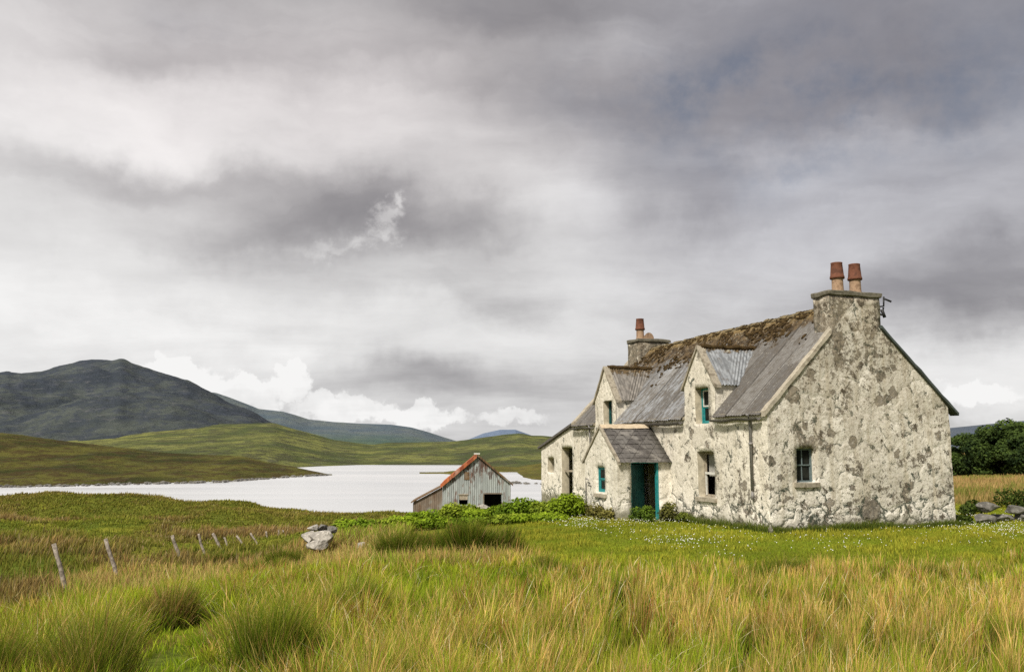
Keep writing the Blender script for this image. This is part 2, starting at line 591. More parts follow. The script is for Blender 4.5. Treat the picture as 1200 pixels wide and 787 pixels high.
CP = [(-8.2, 27, -1.25), (-10, 30, -1.5), (-7.2, 23.5, -1.0), (0, 0, .70), (-6, 0, .55), (6, 0, .65), (0, -15, 1.0), (-12, -5, .3), (14, -5, .5),
      (0, 5, .52), (-3.6, 5, .46), (3.6, 5, .50), (8, 6, .35),
      (0, 10, .22), (-6, 10, .05), (6, 10, .2), (12, 12, .08), (-10, 9, -.1),
      (-4, 15, .0), (-7.7, 15, -.62), (0, 15, .04), (6, 16, .0), (12, 17, 0),
      (-1.4, 19.6, -.2), (-10, 19.5, -1.0), (-5.2, 25, -.66), (-5.4, 27, -.64), (-3, 25, -.5), (-14, 22, -1.3),
      (6.7, 24.2, 0), (13.6, 26.4, 0), (3.5, 29.5, 0), (3, 37, -.1), (1.5, 42.2, -.25), (9, 40, -.1), (18, 24, 0), (18, 32, .05),
      (-17.8, 30, -1.45), (-26.7, 45, -1.95), (-39, 65, -2.05), (-30, 64, -2.3), (-20, 66, -2.55), (-13, 66, -2.75),
      (-9.5, 38, -1.6), (-8.5, 45, -1.75), (-2.5, 36, -.75), (.5, 40, -.75), (-3, 48, -1.7), (0, 55, -1.9), (-2, 65, -2.45), (3, 60, -2.0),
      (25, 30, .1), (33, 60, -.35), (45, 80, -.6), (30, 80, -.6), (60, 60, 0), (-50, 40, -1.2), (-60, 65, -1.6), (-40, 20, -1.0), (50, 20, .3), (10, 60, -1.2)]
_P = np.array([c[:2] for c in CP], float) / 10.0
_Z = np.array([c[2] for c in CP], float)


def _U(r2):
    return np.where(r2 > 1e-12, .5 * r2 * np.log(np.maximum(r2, 1e-12)), 0)


_D = ((_P[:, None, :] - _P[None, :, :]) ** 2).sum(-1)
_n = len(CP)
_A = np.zeros((_n + 3, _n + 3))
_A[:_n, :_n] = _U(_D) + .004 * np.eye(_n)
_A[:_n, _n] = 1
_A[:_n, _n + 1:] = _P
_A[_n:, :_n] = _A[:_n, _n:].T
_W = np.linalg.solve(_A, np.concatenate([_Z, np.zeros(3)]))


def gz(X, Y):
    X = np.asarray(X, float)
    Y = np.asarray(Y, float)
    sh = X.shape
    x, y = X.ravel(), Y.ravel()
    cx, cy = np.clip(x, -62, 62) / 10, np.clip(y, -18, 85) / 10
    z = _W[_n] + _W[_n + 1] * cx + _W[_n + 2] * cy
    for i in range(_n):
        z = z + _W[i] * _U((cx - _P[i, 0]) ** 2 + (cy - _P[i, 1]) ** 2)
    # hummocks
    left = sst(-3, -10, x) * sst(14, 24, y)
    z = z + (fbm(x, y, 5.0, 3, 3) - .5) * (.10 + 1.0 * left) * sst(100, 70, y)
    z = z + (fbm(x, y, 11, 5, 2) - .5) * 2.4 * left * sst(26, 50, y)
    # flat plinth about the cottage
    hx, hy = x - HA[0], y - HA[1]
    t, s = hx * HV[0] + hy * HV[1], hx * HU[0] + hy * HU[1]
    d = np.maximum(np.maximum(-2.5 - t, t - 7), np.maximum(-1 - s, s - 14))
    k = sst(4, 0, d)
    z = z * (1 - k) + k * (-.02 - .012 * np.clip(s, 0, 20))
    # shore of the loch: land falls under the water except on the eastern shore
    far = sst(74, 128, y + 10 * (fbm(x, y, 30, 8, 2) - .5)) * (1 - sst(12, 34, x - .22 * y))
    z = z * (1 - far) + far * -14.0
    return z.reshape(sh)


def gzp(x, y):
    return float(gz(np.array([x]), np.array([y]))[0])


def axis(lo, hi, fine, n):
    """graded coordinates, fine near 0"""
    u = np.linspace(-1, 1, n)
    return np.sinh(u * 6.2) / math.sinh(6.2)


def hits_house(X, Y, pad=0.0):
    hx, hy = X - HA[0], Y - HA[1]
    t, s = hx * HV[0] + hy * HV[1], hx * HU[0] + hy * HU[1]
    main = (t > -pad) & (t < 6.55 + pad) & (s > -pad) & (s < 18.8 + pad)
    porch = (t > -2 - pad) & (t < 1) & (s > 5.75 - pad) & (s < 8.56 + pad)
    return main | porch


# land-cover masks
def m_lawn(X, Y):
    edge = 16.6 + 3.4 * (fbm(X, Y, 3.0, 21, 4) - .5) - .04 * (X - 6)
    near = sst(edge - .7, edge + .9, Y) * sst(-.6, 1.0, X + 1.5 * (fbm(X, Y, 2.5, 22, 2) - .5) + .04 * (Y - 17))
    return near * sst(36, 31, Y - .25 * (X - 12) * (X > 12) - .55 * np.maximum(0, 10 - X))


def cover(X, Y):
    """base colour of the ground under the grass"""
    lawn = m_lawn(X, Y)
    n1, n2, n3 = fbm(X, Y, 2.2, 31, 4), fbm(X, Y, 7.5, 32, 4), fbm(X, Y, .8, 33, 3)
    far = sst(25, 45, Y)
    g = np.array([.105, .135, .018])
    y = np.array([.215, .215, .028])
    r = np.array([.155, .098, .034])
    c = g + (y - g) * sst(.40, .62, n1)[..., None]
    red = sst(.50, .60, n2 * .65 + n1 * .35) * (.75 + .25 * n3)
    c = c + (r - c) * (red * .8)[..., None]
    tanr = (sst(8, 16, X) * sst(32, 40, Y))[..., None]
    c = c * (1 - tanr) + tanr * np.array([.30, .215, .07]) * (.75 + .6 * n1[..., None])
    lw = np.array([.17, .20, .018]) * (.6 + .8 * n1[..., None])
    c = c * (1 - lawn[..., None]) + lw * lawn[..., None]
    rim = (sst(48, 62, Y) * sst(0, -6, X))[..., None]
    c = c * (1 - rim * .6) + rim * .6 * np.array([.145, .155, .024]) * (.6 + .8 * n1[..., None])
    c = c * (.8 + .4 * n3[..., None])
    return c


def grid_mesh(name, P, C, mat, kind=None, parent=None):
    """P: (ny,nx,3) points, C colours"""
    ny, nx = P.shape[:2]
    me = bpy.data.meshes.new(name)
    idx = np.arange(ny * nx).reshape(ny, nx)
    q = np.stack([idx[:-1, :-1], idx[:-1, 1:], idx[1:, 1:], idx[1:, :-1]], -1).reshape(-1, 4)
    mesh_fill(me, P.reshape(-1, 3), q, 4, None if C is None else C.reshape(-1, 3))
    me.polygons.foreach_set('use_smooth', np.ones(len(q), bool))
    me.materials.append(mat)
    o = bpy.data.objects.new(name, me)
    COL.objects.link(o)
    if kind: o['kind'] = kind
    return o


def mesh_fill(me, V, F, k, C=None, extra=None):
    """fast mesh fill: F (n,k) faces; extra (m,3) triangles"""
    nv = len(V)
    me.vertices.add(nv)
    me.vertices.foreach_set('co', np.ascontiguousarray(V, np.float32).ravel())
    loops = [F.ravel()]
    tot = [np.full(len(F), k, np.int32)]
    if extra is not None:
        loops.append(extra.ravel())
        tot.append(np.full(len(extra), 3, np.int32))
    loops = np.concatenate(loops).astype(np.int32)
    tot = np.concatenate(tot)
    start = np.concatenate([[0], np.cumsum(tot)[:-1]]).astype(np.int32)
    me.loops.add(len(loops))
    me.loops.foreach_set('vertex_index', loops)
    me.polygons.add(len(tot))
    me.polygons.foreach_set('loop_start', start)
    me.polygons.foreach_set('loop_total', tot)
    if C is not None:
        a = me.attributes.new('col', 'FLOAT_COLOR', 'POINT')
        c4 = np.ones((nv, 4), np.float32)
        c4[:, :3] = np.clip(C, 0, 1)
        a.data.foreach_set('color', c4.ravel())
    me.update(calc_edges=True)
    me.validate()


def m_ground():
    m = NT('ground cover')
    a = m.n('ShaderNodeAttribute', attribute_name='col').outputs[0]
    v = m.coord()
    n = m.noise(v, 1.3, 6, .7)
    n2 = m.noise(v, 9, 5, .7)
    c = m.mix(m.mul(m.rng(n2, .45, .68), .55), a, m.mix(1.0, a, (.45, .42, .35), 'MULTIPLY'))
    c = m.mix(m.mul(m.rng(n, .5, .68), .4), c, m.mix(1.0, a, (1.5, 1.35, 1.0), 'MULTIPLY'))
    return m.out(c, 1.0, m.bump(m.add(n, n2), .8, .08), .05)


M['ground'] = m_ground()
xs = axis(0, 0, 0, 341) * 6000
xs = np.sort(np.concatenate([xs, np.linspace(-45, 45, 181)]))
ys = np.sort(np.concatenate([np.linspace(-20, 90, 260), 90 + np.linspace(.03, 1, 60) ** 3 * 12000, -20 - np.linspace(.05, 1, 12) ** 2 * 3000]))
GX, GY = np.meshgrid(xs, ys)
GZ = gz(GX, GY)
grid_mesh('ground', np.stack([GX, GY, GZ], -1), cover(GX, GY), M['ground'], 'structure')

# ------------------------------------------------------------------ loch
WZ = CAMZ - 12.0
mw = NT('loch water')
v = mw.coord()
w1 = mw.noise(mw.mapping(v, (.25, 1.3, 1)), .35, 5, .6)
w2 = mw.noise(mw.mapping(v, (.004, .035, 1)), 1.0, 4, .6)
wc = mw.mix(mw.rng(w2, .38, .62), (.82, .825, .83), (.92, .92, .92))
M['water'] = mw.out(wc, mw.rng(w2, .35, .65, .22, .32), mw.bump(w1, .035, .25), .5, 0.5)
bm = bmesh.new()
poly(bm, [(-6000, 70, WZ), (6000, 70, WZ), (6000, 9000, WZ), (-6000, 9000, WZ)])
o = obj('water', bm, M['water'])
o['kind'] = 'structure'


# ------------------------------------------------------------------ hills
def m_hill(name, c0, c1, c2, rock=(.14, .14, .15), rockamt=.3, sc=.012):
    m = NT(name)
    v = m.coord()
    z = m.xyz(v)[2]
    vv = m.mapping(v, (1.0, .6, 2.6))
    n1 = m.noise(vv, sc, 7, .62)
    n2 = m.noise(vv, sc * 5, 8, .7)
    n3 = m.noise(m.mapping(v, (1, .5, 4.0)), sc * 4.5, 8, .75)
    c = m.mix(m.rng(n1, .40, .60), c0, c1)
    c = m.mix(m.mul(m.rng(n2, .46, .58), .8), c, c2)
    c = m.mix(m.mul(m.rng(n3, .55, .63), rockamt), c, rock)
    c = m.mix(m.mul(m.rng(m.noise(vv, sc * 14, 6, .75), .40, .28), .5), c, tuple(q * .35 for q in c0))
    a = m.n('ShaderNodeAttribute', attribute_name='col').outputs[0]
    c = m.mix(1.0, c, a, 'MULTIPLY')
    return m.out(c, 1.0, m.bump(m.add(n2, n3), 1.0, 1.2 / sc * .05), .03)


def hill(name, crest, Yc, Y0, zbase, mat, power=1.25, rough=.10, nsc=90, back=1.6, dy=None, seed=0, low=None, tint=None, jag=.012):
    """heightfield on a fan of ground: shore at Y0(px), crest line at Yc through the crest points, falling away behind"""
    px = np.array([c[0] for c in crest], float)
    py = np.array([c[1] for c in crest], float)
    p = np.linspace(px[0], px[-1], 300)
    q = np.interp(p, px, py)
    k = np.ones(3) / 3
    qq = np.convolve(np.pad(q, 1, mode='edge'), k, 'valid')
    y0 = np.interp(p, [a[0] for a in Y0], [a[1] for a in Y0]) if isinstance(Y0, list) else np.full_like(p, float(Y0))
    v = np.concatenate([np.linspace(0, 1, 90), np.linspace(1.03, back, 14)])
    Yc = np.interp(p, [a[0] for a in Yc], [a[1] for a in Yc]) if isinstance(Yc, list) else np.full_like(p, float(Yc))
    zc = np.array([at(a, b, y_).z for a, b, y_ in zip(p, qq, Yc)])
    ax = (p - 600) / 1008.6
    Vv, Ax = np.meshgrid(v, ax, indexing='ij')
    Zc = np.broadcast_to(zc, Vv.shape)
    Y0g = np.broadcast_to(y0, Vv.shape)
    Y = Y0g + (np.broadcast_to(Yc, Vv.shape) - Y0g) * Vv
    X = Ax * Y
    prof = np.where(Vv <= 1, Vv ** power, 1 - ((Vv - 1) / (back - 1)) ** 1.5)
    H = np.maximum(Zc - zbase, 1.0)
    env = np.sin(np.clip(Vv, 0, 1) * PI) ** .8
    n = fbm(X, Y, nsc, 40 + seed, 6, .55) - .5
    rid = np.abs(fbm(X * 1.0, Y * .5, nsc * 1.4, 60 + seed, 5) - .5) * 2
    Z = zbase + H * prof + H * env * rough * (n * 2.2 - (rid - .3) * .9)
    Z = Z + H * jag * (fbm(X, Y, nsc * .25, 80 + seed, 4) - .5) * sst(.0, .3, Vv) * 2
    Z = np.where(Vv < .02, zbase, Z)
    C = np.ones(Z.shape + (3,))
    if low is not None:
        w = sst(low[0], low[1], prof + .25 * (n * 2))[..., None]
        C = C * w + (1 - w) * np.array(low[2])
    o = grid_mesh(name, np.stack([X, Y, Z], -1), C, mat, 'structure')
    return o


ZS = WZ - .6
G0, G1, G2 = (.060, .068, .022), (.105, .110, .028), (.10, .072, .032)
mt_moor = m_hill('moor near', (.048, .052, .018), (.125, .118, .030), (.070, .048, .023), (.30, .29, .27), .06, .03)
mt_green = m_hill('moor green', (.085, .105, .042), (.215, .222, .070), (.080, .080, .046), (.18, .18, .15), .22, .012)
mt_mount = m_hill('mountain', (.050, .060, .072), (.092, .105, .098), (.058, .068, .088), (.150, .150, .158), .5, .009)  # cloud shadow and blue haze are put into these dark tones
mt_blue = m_hill('far hill', (.10, .135, .16), (.15, .175, .17), (.11, .135, .165), (.17, .18, .19), .3, .004)  # distance haze put into the colour as a blue tint
mt_peak = m_hill('farthest peak', (.15, .20, .29), (.17, .22, .31), (.16, .21, .30), (.2, .25, .33), .2, .003)  # strongest haze tint, painted into the base colours

hill('hill', [(-330, 520), (-160, 512), (-60, 509), (0, 506.5), (20, 509), (41, 512), (81, 517.5), (122, 521.5), (183, 529), (235, 532), (285, 534), (309, 540), (345, 547), (372, 552.5), (390, 556.0)],
     [(-330, 500), (240, 480), (310, 440), (345, 420), (386, 392)], [(-330, 250), (0, 266), (90, 275), (183, 292), (264, 306), (313, 338), (360, 372), (386, 385)], ZS, mt_moor, power=1.0, rough=.16, nsc=60, seed=1, jag=.05)
hill('hill', [(20, 520), (60, 514), (100, 510), (150, 504), (200, 500), (250, 497), (290, 495.5), (320, 495), (346, 503), (369, 509), (390, 515), (436, 521), (452, 518.5), (490, 518), (530, 517),
              (555, 514), (572, 511.5), (590, 509), (611, 507), (622, 510), (635, 510), (670, 513), (720, 516), (800, 518), (900, 520)],
     1250, [(20, 400), (300, 450), (375, 560), (420, 600), (545, 600), (600, 520), (900, 480)], ZS, mt_green, power=1.12, rough=.09, nsc=170, seed=3, jag=.02)
hill('hill', [(-420, 470), (-250, 452), (-120, 446), (-40, 440), (0, 436), (12, 437.5), (41, 434.6), (61, 428.5), (80, 424.5), (98, 421.5), (127, 421), (130, 418.3), (138, 418), (142, 420.5), (144, 422), (157, 428.5), (183, 434.6), (216, 444.7), (244, 459), (264, 471), (293, 481),
              (317, 495), (346, 506), (400, 524), (460, 545)],
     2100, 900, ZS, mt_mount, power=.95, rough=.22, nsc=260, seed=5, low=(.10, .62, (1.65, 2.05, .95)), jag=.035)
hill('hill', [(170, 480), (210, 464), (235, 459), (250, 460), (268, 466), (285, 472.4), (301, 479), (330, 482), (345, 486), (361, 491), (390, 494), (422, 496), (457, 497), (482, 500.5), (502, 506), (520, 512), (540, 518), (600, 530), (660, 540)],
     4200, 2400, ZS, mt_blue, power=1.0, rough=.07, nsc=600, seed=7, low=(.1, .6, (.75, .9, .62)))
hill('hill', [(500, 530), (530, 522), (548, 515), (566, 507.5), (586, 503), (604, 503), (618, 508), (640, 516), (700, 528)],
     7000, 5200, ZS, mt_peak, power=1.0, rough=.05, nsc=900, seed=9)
hill('hill', [(860, 530), (960, 520), (1060, 507), (1116, 501), (1169, 496), (1200, 493), (1290, 489), (1400, 498), (1600, 520)],
     5000, 3000, ZS, m_hill('eastern hill', (.10, .125, .16), (.12, .14, .165), (.11, .13, .165), (.15, .17, .2), .2, .003), power=1.0, rough=.06, nsc=700, seed=11)  # blue-grey haze painted into the hill colours
# low far shore beside the cottage and its skerry
mt_shore = m_hill('low shore pasture', (.10, .105, .026), (.155, .140, .034), (.10, .075, .032), (.28, .27, .25), .1, .05)
hill('hill', [(560, 560), (566, 557), (578, 553.5), (590, 551.5), (605, 548), (620, 545), (640, 542), (680, 540), (760, 538), (860, 538)],
     520, [(560, 385), (575, 330), (590, 300), (620, 292), (860, 270)], ZS, mt_shore, power=1.0, rough=.10, nsc=50, seed=13, jag=.05)
hill('hill', [(492, 555.4), (499, 554.2), (507, 553.6), (515, 553.5), (525, 552.2), (535, 551.0), (550, 550.6), (566, 551.5), (580, 553)],
     425, [(492, 400), (535, 380), (566, 385), (580, 390)], ZS, mt_shore, power=.8, rough=.15, nsc=20, seed=15, jag=.10)


# shore boulders of the loch: pale stony rim
def shore(name, pts, label, n=260):
    bm = bmesh.new()
    for _ in range(n):
        f = random.random() * (len(pts) - 1)
        i = int(f)
        f -= i
        px = pts[i][0] + (pts[i + 1][0] - pts[i][0]) * f
        Y = pts[i][1] + (pts[i + 1][1] - pts[i][1]) * f + random.uniform(-1, 5)
        X = (px - 600) / 1008.6 * Y
        r = random.uniform(.25, .8)
        Mx = Matrix.Translation((X, Y, WZ + random.uniform(-.1, .55))) @ Matrix.Rotation(random.random() * 6, 4, 'Z') @ Matrix.Diagonal((r * 1.5, r, r * .6, 1))
        bmesh.ops.create_icosphere(bm, subdivisions=1, radius=1, matrix=Mx)
    o = obj(name, bm, M['stone'])
    tag(o, label, 'shore stones', kind='stuff')


shore('shore_stones', [(-60, 262), (0, 266), (90, 275), (183, 292), (264, 306), (313, 338), (360, 372), (386, 385)], 'grey boulders along the far water edge below the brown moor', 420)
shore('shore_stones', [(566, 360), (575, 330), (590, 300), (620, 292), (700, 285)], 'grey boulders along the low shore beside the ruined cottage', 140)


# ------------------------------------------------------------------ rocks
def rock(bm, c, r, seed, flat=.7, sub=4):
    b2 = bmesh.new()
    bmesh.ops.create_icosphere(b2, subdivisions=sub, radius=1)
    rv = random.Random(seed)
    planes = []
    for _ in range(13):
        d = Vector((rv.gauss(0, 1), rv.gauss(0, 1), rv.gauss(0, 1))).normalized()
        planes.append((d, rv.uniform(.48, .85)))
    rz = Matrix.Rotation(rv.random() * 6.3, 3, 'Z')
    for v in b2.verts:
        p = v.co.copy()
        for d, k in planes:
            e = p.dot(d)
            if e > k: p -= d * (e - k) * .97
        p += .018 * mnoise.noise_vector(p * 7 + Vector((0, seed, 0))) + .04 * mnoise.noise_vector(p * 2.5 + Vector((seed, 0, 0)))
        p = Vector((p.x * r[0], p.y * r[1], p.z * r[2]))
        v.co = rz @ p if r[0] == r[1] else p
        v.co += Vector(c)
    me = bpy.data.meshes.new('tmp')
    b2.to_mesh(me)
    b2.free()
    bm.from_mesh(me)
    bpy.data.meshes.remove(me)


def stone(px, py, Y, r, seed, label, mat='stone', group=None, sink=.25, name='boulder', cat='boulder'):
    p = at(px, py, Y)
    z = gzp(p.x, Y)
    bm = bmesh.new()
    rock(bm, (0, 0, 0), r, seed)
    o = obj(name, bm, M[mat], None)
    o.location = (p.x, Y, max(p.z, z) if sink is None else z + r[2] * (1 - sink) * .8)
    o.rotation_euler = (0, 0, 0)
    return tag(o, label, cat, group)


# ------------------------------------------------------------------ cottage
cot = empty('cottage', (HA[0], HA[1], 0), HROT)
tag(cot, 'derelict whitewashed stone cottage with flaking walls, two dormers and a teal porch door', 'cottage')
W_, L_, EV, RZ = 6.55, 14.5, 3.40, 6.74
MID = W_ / 2
K = (RZ - EV) / MID
DR = dict(c=3.68, h=.95, eave=4.4, apex=5.60)
DL = dict(c=11.08, h=1.03, eave=4.3, apex=5.58)
BASE = -.45


def front_top(s):
    for d in (DR, DL):
        if abs(s - d['c']) < d['h']:
            return d['apex'] - (d['apex'] - d['eave']) * abs(s - d['c']) / d['h']
    return EV


EVR = 3.60
KR = (RZ - EVR) / MID


def gable_top(t):
    return EV + K * t if t < MID else EVR + KR * (W_ - t)


bm = bmesh.new()
wall(bm, lambda a, z, d: (d, a, z), 0, L_, BASE, front_top,
     [(2.89, 3.90, .78, 2.22), (3.13, 3.95, 3.12, 4.28), (10.45, 11.27, 3.27, 4.24), (6.4, 7.3, -.2, 1.9)], reveal=.34,
     breaks=[DR['c'] - DR['h'], DR['c'], DR['c'] + DR['h'], DL['c'] - DL['h'], DL['c'], DL['c'] + DL['h']], rmi=1)
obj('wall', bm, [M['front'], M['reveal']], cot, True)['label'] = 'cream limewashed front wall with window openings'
bm = bmesh.new()
wall(bm, lambda a, z, d: (a, d, z), 0, W_, BASE, gable_top, [(.92, 1.56, 1.36, 2.33)], reveal=.22, breaks=[MID], rmi=0)
obj('wall', bm, [M['gable'], M['reveal']], cot, True)['label'] = 'flaking patchy gable wall'
bm = bmesh.new()
wall(bm, lambda a, z, d: (a, L_ - d, z), 0, W_, BASE, gable_top, [], step=.4, breaks=[MID])
obj('wall', bm, M['gable'], cot, True)
bm = bmesh.new()
wall(bm, lambda a, z, d: (W_ - d, a, z), 0, L_, BASE, lambda a: 3.60, [], step=.4)
obj('wall', bm, M['gable'], cot, True)


# --- main roof: overlapping sheets, each a real strip, thin and closed
def roof_sheets(bm, front=True):
    s = 0.12
    i = 0
    while s < L_ - .05:
        e = min(s + .93, L_ - .05)
        for (lo, hi) in ((-.16, 1.75), (1.68, MID + .02)):
            lo2 = lo
            if front:
                for d in (DR, DL):
                    if s < d['c'] + d['h'] + .04 and e > d['c'] - d['h'] - .04:
                        pass
            parts = [(s, e, lo2)]
            if front and lo < 0:
                # leave the dormer's own width open below its eaves
                parts = []
                cuts = [s, e]
                for d in (DR, DL):
                    for q in (d['c'] - d['h'], d['c'] + d['h']):
                        if s < q < e: cuts.append(q)
                cuts.sort()
                for a_, b_ in zip(cuts[:-1], cuts[1:]):
                    mid_ = (a_ + b_) / 2
                    ins = any(abs(mid_ - d['c']) < d['h'] for d in (DR, DL))
                    parts.append((a_, b_, .95 if ins else lo))
            for a_, b_, l_ in parts:
                n = max(1, int((b_ - a_) / .035))
                rows = 5
                up = .030 if hi < 2 else .016
                grid = []
                for r in range(rows + 1):
                    t = l_ + (hi - l_) * r / rows
                    row = []
                    for k in range(n + 1):
                        q = a_ + (b_ - a_) * k / n
                        lift = up + .022 * (q - s) / .93 + .006 * math.sin(q * 2 * PI / .14)
                        sag = .035 * mnoise.noise(Vector((t * .5, q * .35, 3.1)))
                        tt = t if front else W_ - t
                        row.append(bm.verts.new((tt, q, (EV + K * t if front else EVR + KR * t) + lift * 1.4 + sag)))
                    grid.append(row)
                for r in range(rows):
                    for k in range(n):
                        bm.faces.new((grid[r][k], grid[r][k + 1], grid[r + 1][k + 1], grid[r + 1][k]))
        s += .905
        i += 1
    for f in bm.faces: f.smooth = False


bm = bmesh.new()
roof_sheets(bm, True)
rf = obj('roof', bm, M['roof'], cot)
rf['label'] = 'grey sheet roof slope with mossy top'
bm = bmesh.new()
roof_sheets(bm, False)
obj('roof', bm, M['roof'], cot)
# ridge cap and moss clumps on the front slope
bm = bmesh.new()
for i in range(58):
    a = .85 + i * .22
    z = RZ + .05 + .02 * math.sin(i * 1.7) + random.uniform(-.015, .015)
    for sg in (-1, 1):
        poly(bm, [(MID, a, z + .01), (MID, a + .225, z + .01), (MID + sg * .13, a + .225, z - .10), (MID + sg * .13, a, z - .10)])
roughen(bm, .02, 3)
obj('ridge_cap', bm, simple('mossy ridge', (.22, .175, .10), 1, .6, 3, .05, (.06, .045, .025), .9), rf)
bm = bmesh.new()
rv = random.Random(5)
for i in range(1500):
    s = rv.uniform(.3, 14.2)
    t = MID - abs(rv.gauss(0, .62)) - .05
    if t < .9: continue
    if mnoise.noise(Vector((t * 1.3, s * .9, 0))) < -.12 + (MID - t) * .12: continue
    if s < 2.0 and rv.random() < .75: continue
    r = rv.uniform(.02, .065) * (1 if rv.random() < .85 else 1.6)
    Mx = Matrix.Translation((t, s, EV + K * t + .06)) @ Matrix.Rotation(-math.atan(K), 4, 'Y') @ Matrix.Rotation(rv.random() * 6, 4, 'Z') @ Matrix.Diagonal((r * 1.5, r, r * .45, 1))
    bmesh.ops.create_icosphere(bm, subdivisions=1, radius=1, matrix=Mx)
roughen(bm, .04, 9)
obj('moss', bm, M['moss'], rf, True)


# --- skew copings on the gables
def coping(pts, width, thick, mat, seed):
    bm = bmesh.new()
    n = 14
    a, b = Vector(pts[0]), Vector(pts[1])
    for i in range(n):
        p, q = a.lerp(b, i / n), a.lerp(b, (i + 1) / n)
        if i == 0:
            r0 = [bm.verts.new(p + o) for o in (Vector((0, 0, 0)), Vector((0, width, 0)), Vector((0, width, thick)), Vector((0, 0, thick)))]
            bm.faces.new(r0[::-1])
        r1 = [bm.verts.new(q + o) for o in (Vector((0, 0, 0)), Vector((0, width, 0)), Vector((0, width, thick)), Vector((0, 0, thick)))]
        for k in range(4):
            bm.faces.new((r0[k], r0[(k + 1) % 4], r1[(k + 1) % 4], r1[k]))
        r0 = r1
    bm.faces.new(r0)
    bmesh.ops.recalc_face_normals(bm, faces=bm.faces[:])
    roughen(bm, .02, 2.4, 0, seed)
    return bm


obj('coping', coping([(-.10, -.06, EV - .17), (MID - .95, -.06, EV + K * (MID - .95) - .06)], .22, .15, M['cope_pale'], 1), M['cope_pale'], cot)
obj('coping', coping([(-.10, L_ - .25, EV - .10), (MID, L_ - .25, RZ - .02)], .30, .16, M['cope_pale'], 2), M['cope_pale'], cot)
o = obj('verge_board', coping([(W_ + .30, -.10, 3.32), (4.12, -.10, EVR + KR * (W_ - 4.12) + .0)], .34, .09, M['verge'], 3), M['verge'], cot)
o['label'] = 'dark green metal verge along the rear slope of the gable'
bm = coping([(W_ + .30, L_ - .25, 3.32), (MID, L_ - .25, RZ - .02)], .3, .1, None, 4)
obj('coping', bm, M['coping'], cot)


# --- chimneys
def stack(name, t0, t1, s0, s1, z0, z1, mat, label, capz):
    bm = bmesh.new()
    n = 12
    nz = int((z1 - z0) / .16)
    ring = []
    pts = [(t0, s0), (t1, s0), (t1, s1), (t0, s1)]
    loop = []
    for k in range(4):
        a, b = pts[k], pts[(k + 1) % 4]
        for i in range(n): loop.append((a[0] + (b[0] - a[0]) * i / n, a[1] + (b[1] - a[1]) * i / n))
    for j in range(nz + 1):
        z = z0 + (z1 - z0) * j / nz
        ring.append([bm.verts.new(wob((p[0], p[1], z), .022, 2.0)) for p in loop])
    m_ = len(loop)
    for j in range(nz):
        for k in range(m_):
            bm.faces.new((ring[j][k], ring[j][(k + 1) % m_], ring[j + 1][(k + 1) % m_], ring[j + 1][k]))
    bm.faces.new(ring[-1])
    c = obj(name, bm, mat, cot, True)
    c['label'] = label
    bm = bmesh.new()
    box(bm, t0 - .06, t1 + .06, s0 - .06, s1 + .06, z1 + .004, capz - .03)
    bmesh.ops.bevel(bm, geom=bm.edges[:], offset=.025, segments=1, affect='EDGES')
    roughen(bm, .045, 3, 4)
    obj('cap', bm, M['capstone'], c)
    return c


def pot(parent, t, s, z, lean=(0, 0), sc=1.0, cracked=False):
    rings = [(.205, 0), (.205, .06), (.195, .10), (.185, .45), (.188, .46)]
    bm = bmesh.new()

    def lathe(rs, mi, closed=False):
        prev = None
        for r, h in rs:
            ring = [bm.verts.new((t + sc * r * math.cos(2 * PI * k / 20) + lean[0] * h, s + sc * r * math.sin(2 * PI * k / 20) + lean[1] * h, z + sc * h)) for k in range(20)]
            if prev:
                for k in range(20):
                    f = bm.faces.new((prev[k], prev[(k + 1) % 20], ring[(k + 1) % 20], ring[k]))
                    f.material_index = mi
                    f.smooth = True
            prev = ring
    lathe([(.205, -.05), (.19, .04), (.172, .12), (.166, .47)], 1)
    lathe([(.160, .44), (.212, .44), (.220, .47), (.212, .52), (.200, .53), (.168, .90), (.174, .915), (.174, .94), (.14, .94), (.135, .5)], 0)
    return obj('chimney_pot', bm, [M['terra'], M['pot_tan']], parent)


c1 = stack('chimney', 2.33, 4.17, 0.004, .76, 5.05, 6.87, M['chim'], 'near chimney with two clay pots', 7.06)
c1.location.y = -.002
pot(c1, 2.98, .40, 7.03)
pot(c1, 3.63, .40, 7.03, (.01, 0))
bm = bmesh.new()
tube(bm, [(4.2, .12, 6.62), (4.42, .12, 6.66), (4.44, .12, 6.95)], .028, 6)
tube(bm, [(4.42, .12, 6.9), (4.66, .06, 6.80)], .03, 6)
tube(bm, [(4.2, .12, 6.42), (4.40, .12, 6.36), (4.40, .12, 6.62)], .035, 6)
tube(bm, [(4.34, .12, 6.55), (4.42, .10, 6.30)], .05, 6)
obj('aerial_bracket', bm, M['iron'], c1)
c2 = stack('chimney', 2.62, 4.14, 13.22, 14.28, 5.6, 7.05, M['chim'], 'far chimney with a single clay pot', 7.23)
pot(c2, 2.98, 13.75, 7.20, (0, 0), 1.02)
bm = bmesh.new()
for k in range(7):
    a0, a1 = PI * k / 7, PI * (k + 1) / 7
    rr = .27
    poly(bm, [(3.3 + .25 * math.cos(a0), 13.5, 7.22 + rr * math.sin(a0)), (3.3 + .25 * math.cos(a1), 13.5, 7.22 + rr * math.sin(a1)),
              (3.42 + .28 * math.cos(a1), 13.95, 7.22 + rr * .85 * math.sin(a1)), (3.42 + .28 * math.cos(a0), 13.95, 7.22 + rr * .85 * math.sin(a0))])
poly(bm, [(3.3 + .25 * math.cos(PI * k / 7), 13.5, 7.22 + .30 * math.sin(PI * k / 7)) for k in range(8)])
obj('broken_pot', bm, M['pot_tan'], c2, False)


